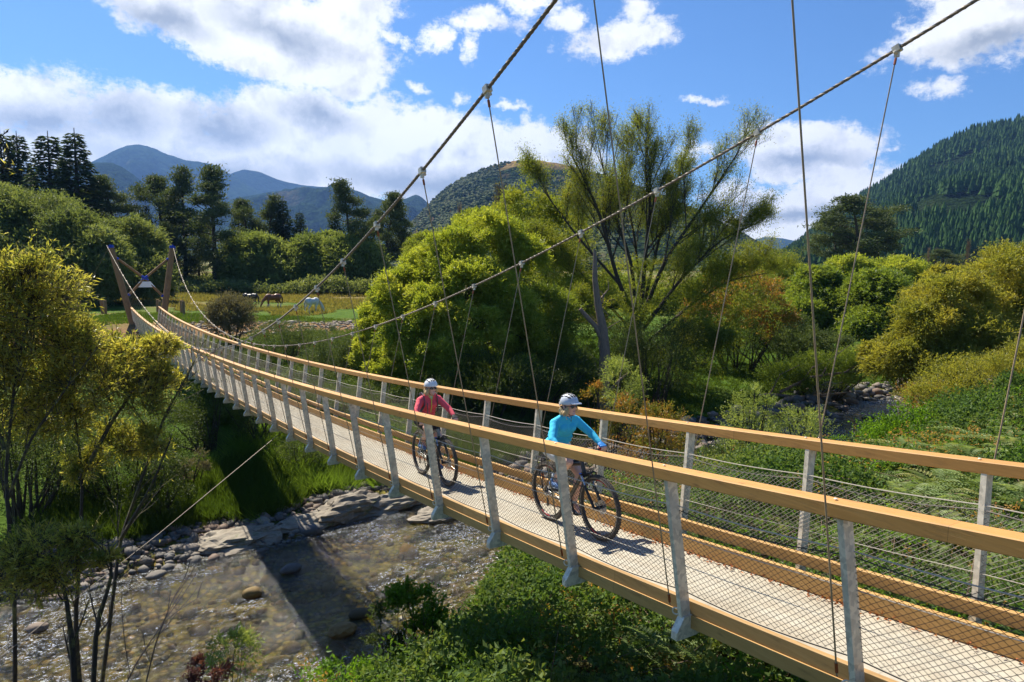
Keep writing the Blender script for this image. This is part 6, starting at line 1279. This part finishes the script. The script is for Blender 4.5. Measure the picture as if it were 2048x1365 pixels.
B1, pr1, pl1 = bicycle('dark mountain bike with red rim decals and rear rack under the woman in blue', M['fr1'], rot=.2); place_bike(B1, .055, 4.50, .03, 3.49)
person('woman in sky blue top and white skort riding in front, silver visored helmet', pr1, pl1, M['cyan'], M['whitecloth'], False, M['helmet'], rad(14), M['glove'], True, False, B1.matrix_world)
B2, pr2, pl2 = bicycle('pale framed mountain bike ridden second, by the woman in pink', M['fr2'], decal=False, rack=False, rot=1.0); place_bike(B2, -.075, 7.98, -.12, 6.97)
person('woman in coral pink top and black shorts riding behind, white vented helmet', pr2, pl2, M['pink'], M['blackcloth'], True, M['helmetw'], rad(6), M['blackcloth'], False, True, B2.matrix_world)

# ------------------------------------------------------------------ horses
def horse(label, px, py, rz, coat, mane, sock, turn=0.0, sc=1.0):
    p = at_z(px, py, 3.55); p[2] = float(ground(p[0], p[1])); Hh = empty('horse', p, rz); Hh.scale = (sc,) * 3; setp(Hh, label, 'horse', 'horses grazing in the paddock')
    mb = MB(); mb.ell((-.45, 0, 1.18), (.42, .29, .33)); mb.ell((0, 0, 1.12), (.55, .29, .31)); mb.ell((.42, 0, 1.14), (.36, .26, .36)); mb.ell((-.66, 0, 1.22), (.26, .24, .26)); mb.ell((.45, 0, 1.38), (.28, .11, .12))
    ty = turn; mb.cap((.62, 0, 1.22), (.98, ty * .3, .82), .21, .145); mb.cap((.98, ty * .3, .82), (1.12, ty * .5, .52), .145, .11); mb.cap((1.13, ty * .5, .50), (1.22, ty * .55, .32), .115, .085); mb.cap((1.22, ty * .55, .32), (1.26, ty * .6, .12), .08, .058)
    for s_ in (-1, 1):
        mb.cap((1.06, ty * .5 + s_ * .06, .56), (1.0, ty * .5 + s_ * .08, .66), .035, .012, 8)
        dx = .10 * s_; mb.cap((.50, s_ * .15, .95), (.47 + dx, s_ * .15, .68), .13, .075); mb.cap((.47 + dx, s_ * .15, .68), (.48 + dx, s_ * .15, .48), .07, .058); mb.cap((.48 + dx, s_ * .15, .48), (.46 + dx * 1.3, s_ * .15, .14), .045, .04); mb.cap((.46 + dx * 1.3, s_ * .15, .14), (.49 + dx * 1.3, s_ * .15, .05), .045, .06)
        dx = -.08 * s_; mb.cap((-.60, s_ * .15, 1.08), (-.50 + dx, s_ * .17, .80), .22, .12); mb.cap((-.50 + dx, s_ * .17, .80), (-.72 + dx, s_ * .16, .55), .11, .065); mb.cap((-.72 + dx, s_ * .16, .55), (-.66 + dx, s_ * .16, .15), .055, .042); mb.cap((-.66 + dx, s_ * .16, .15), (-.62 + dx, s_ * .16, .05), .045, .062)
    remeshed(mb, 'body', coat, Hh, .028, 3)
    mb = MB(); mb.cap((-.90, 0, 1.28), (-1.0, 0, 1.05), .05, .075); mb.cap((-1.0, 0, 1.05), (-.98, .03, .42), .085, .03); remeshed(mb, 'tail', mane, Hh, .022, 2)
    mb = MB(); mb.cap((.55, 0, 1.44), (.98, ty * .3, .97), .05, .05); mb.cap((.98, ty * .3, .97), (1.12, ty * .5, .62), .05, .03); mb.cap((.70, .07, 1.25), (1.0, ty * .3 + .08, .85), .07, .04); remeshed(mb, 'mane', mane, Hh, .02, 2)
    for s_ in (-1, 1):
        for x in (.49 + .13 * s_, -.62 - .08 * s_): MB().tube([(x, s_ * .155, -.02), (x - .01, s_ * .155, .07)], [.066, .052], 10).build('hoof', M['blk'], Hh)
    if sock is not None:
        for s_ in (-1, 1):
            for a, b in (((.47 + .12 * s_, s_ * .15, .44), (.49 + .13 * s_, s_ * .15, .07)), ((-.71 - .08 * s_, s_ * .16, .46), (-.63 - .08 * s_, s_ * .16, .07))): MB().cap(a, b, .054, .056, 10).build('leg_marking', sock, Hh, smooth=True)
M['hblack'] = plain('black_coat', (0.016, 0.014, 0.015), .4, 0, .2, 3); M['hbrown'] = plain('chestnut_coat', (0.20, 0.065, 0.022), .45, 0, .2, 3); M['hwhite'] = plain('white_coat', (0.66, 0.65, 0.62), .6, 0, .06, 3); M['hcream'] = plain('cream_hair', (0.60, 0.50, 0.33), .7); M['hdark'] = plain('dark_brown_hair', (0.05, 0.022, 0.012), .6); M['hsock'] = plain('white_sock', (0.55, 0.50, 0.44), .7)
horse('black horse grazing at the left of the three, half behind the grey bush', 500, 612.5, rad(172), M['hblack'], M['hblack'], None, 0, .98)
horse('chestnut horse with white legs grazing in the middle', 546, 614, rad(222), M['hbrown'], M['hdark'], M['hsock'], -.2, 1.0)
horse('white horse with a cream tail seen from behind, nearest of the three', 625, 624, rad(62), M['hwhite'], M['hcream'], None, -.5, 1.0)

# ------------------------------------------------------------------ valley air
m, t, out = newmat('air'); pv = t.node('ShaderNodeVolumePrincipled'); pv.inputs['Color'].default_value = (0.24, 0.47, 1.0, 1); pv.inputs['Density'].default_value = 0.000075; pv.inputs['Anisotropy'].default_value = .25
t.l.new(pv.outputs[0], out.inputs['Volume']); mb = MB(); mb.box((0, 2900, 496), (13400, 7400, 1003)); hz = mb.build('haze', m); setp(hz, kind='stuff', label='faint blue haze filling the valley'); hz.display_type = 'WIRE'
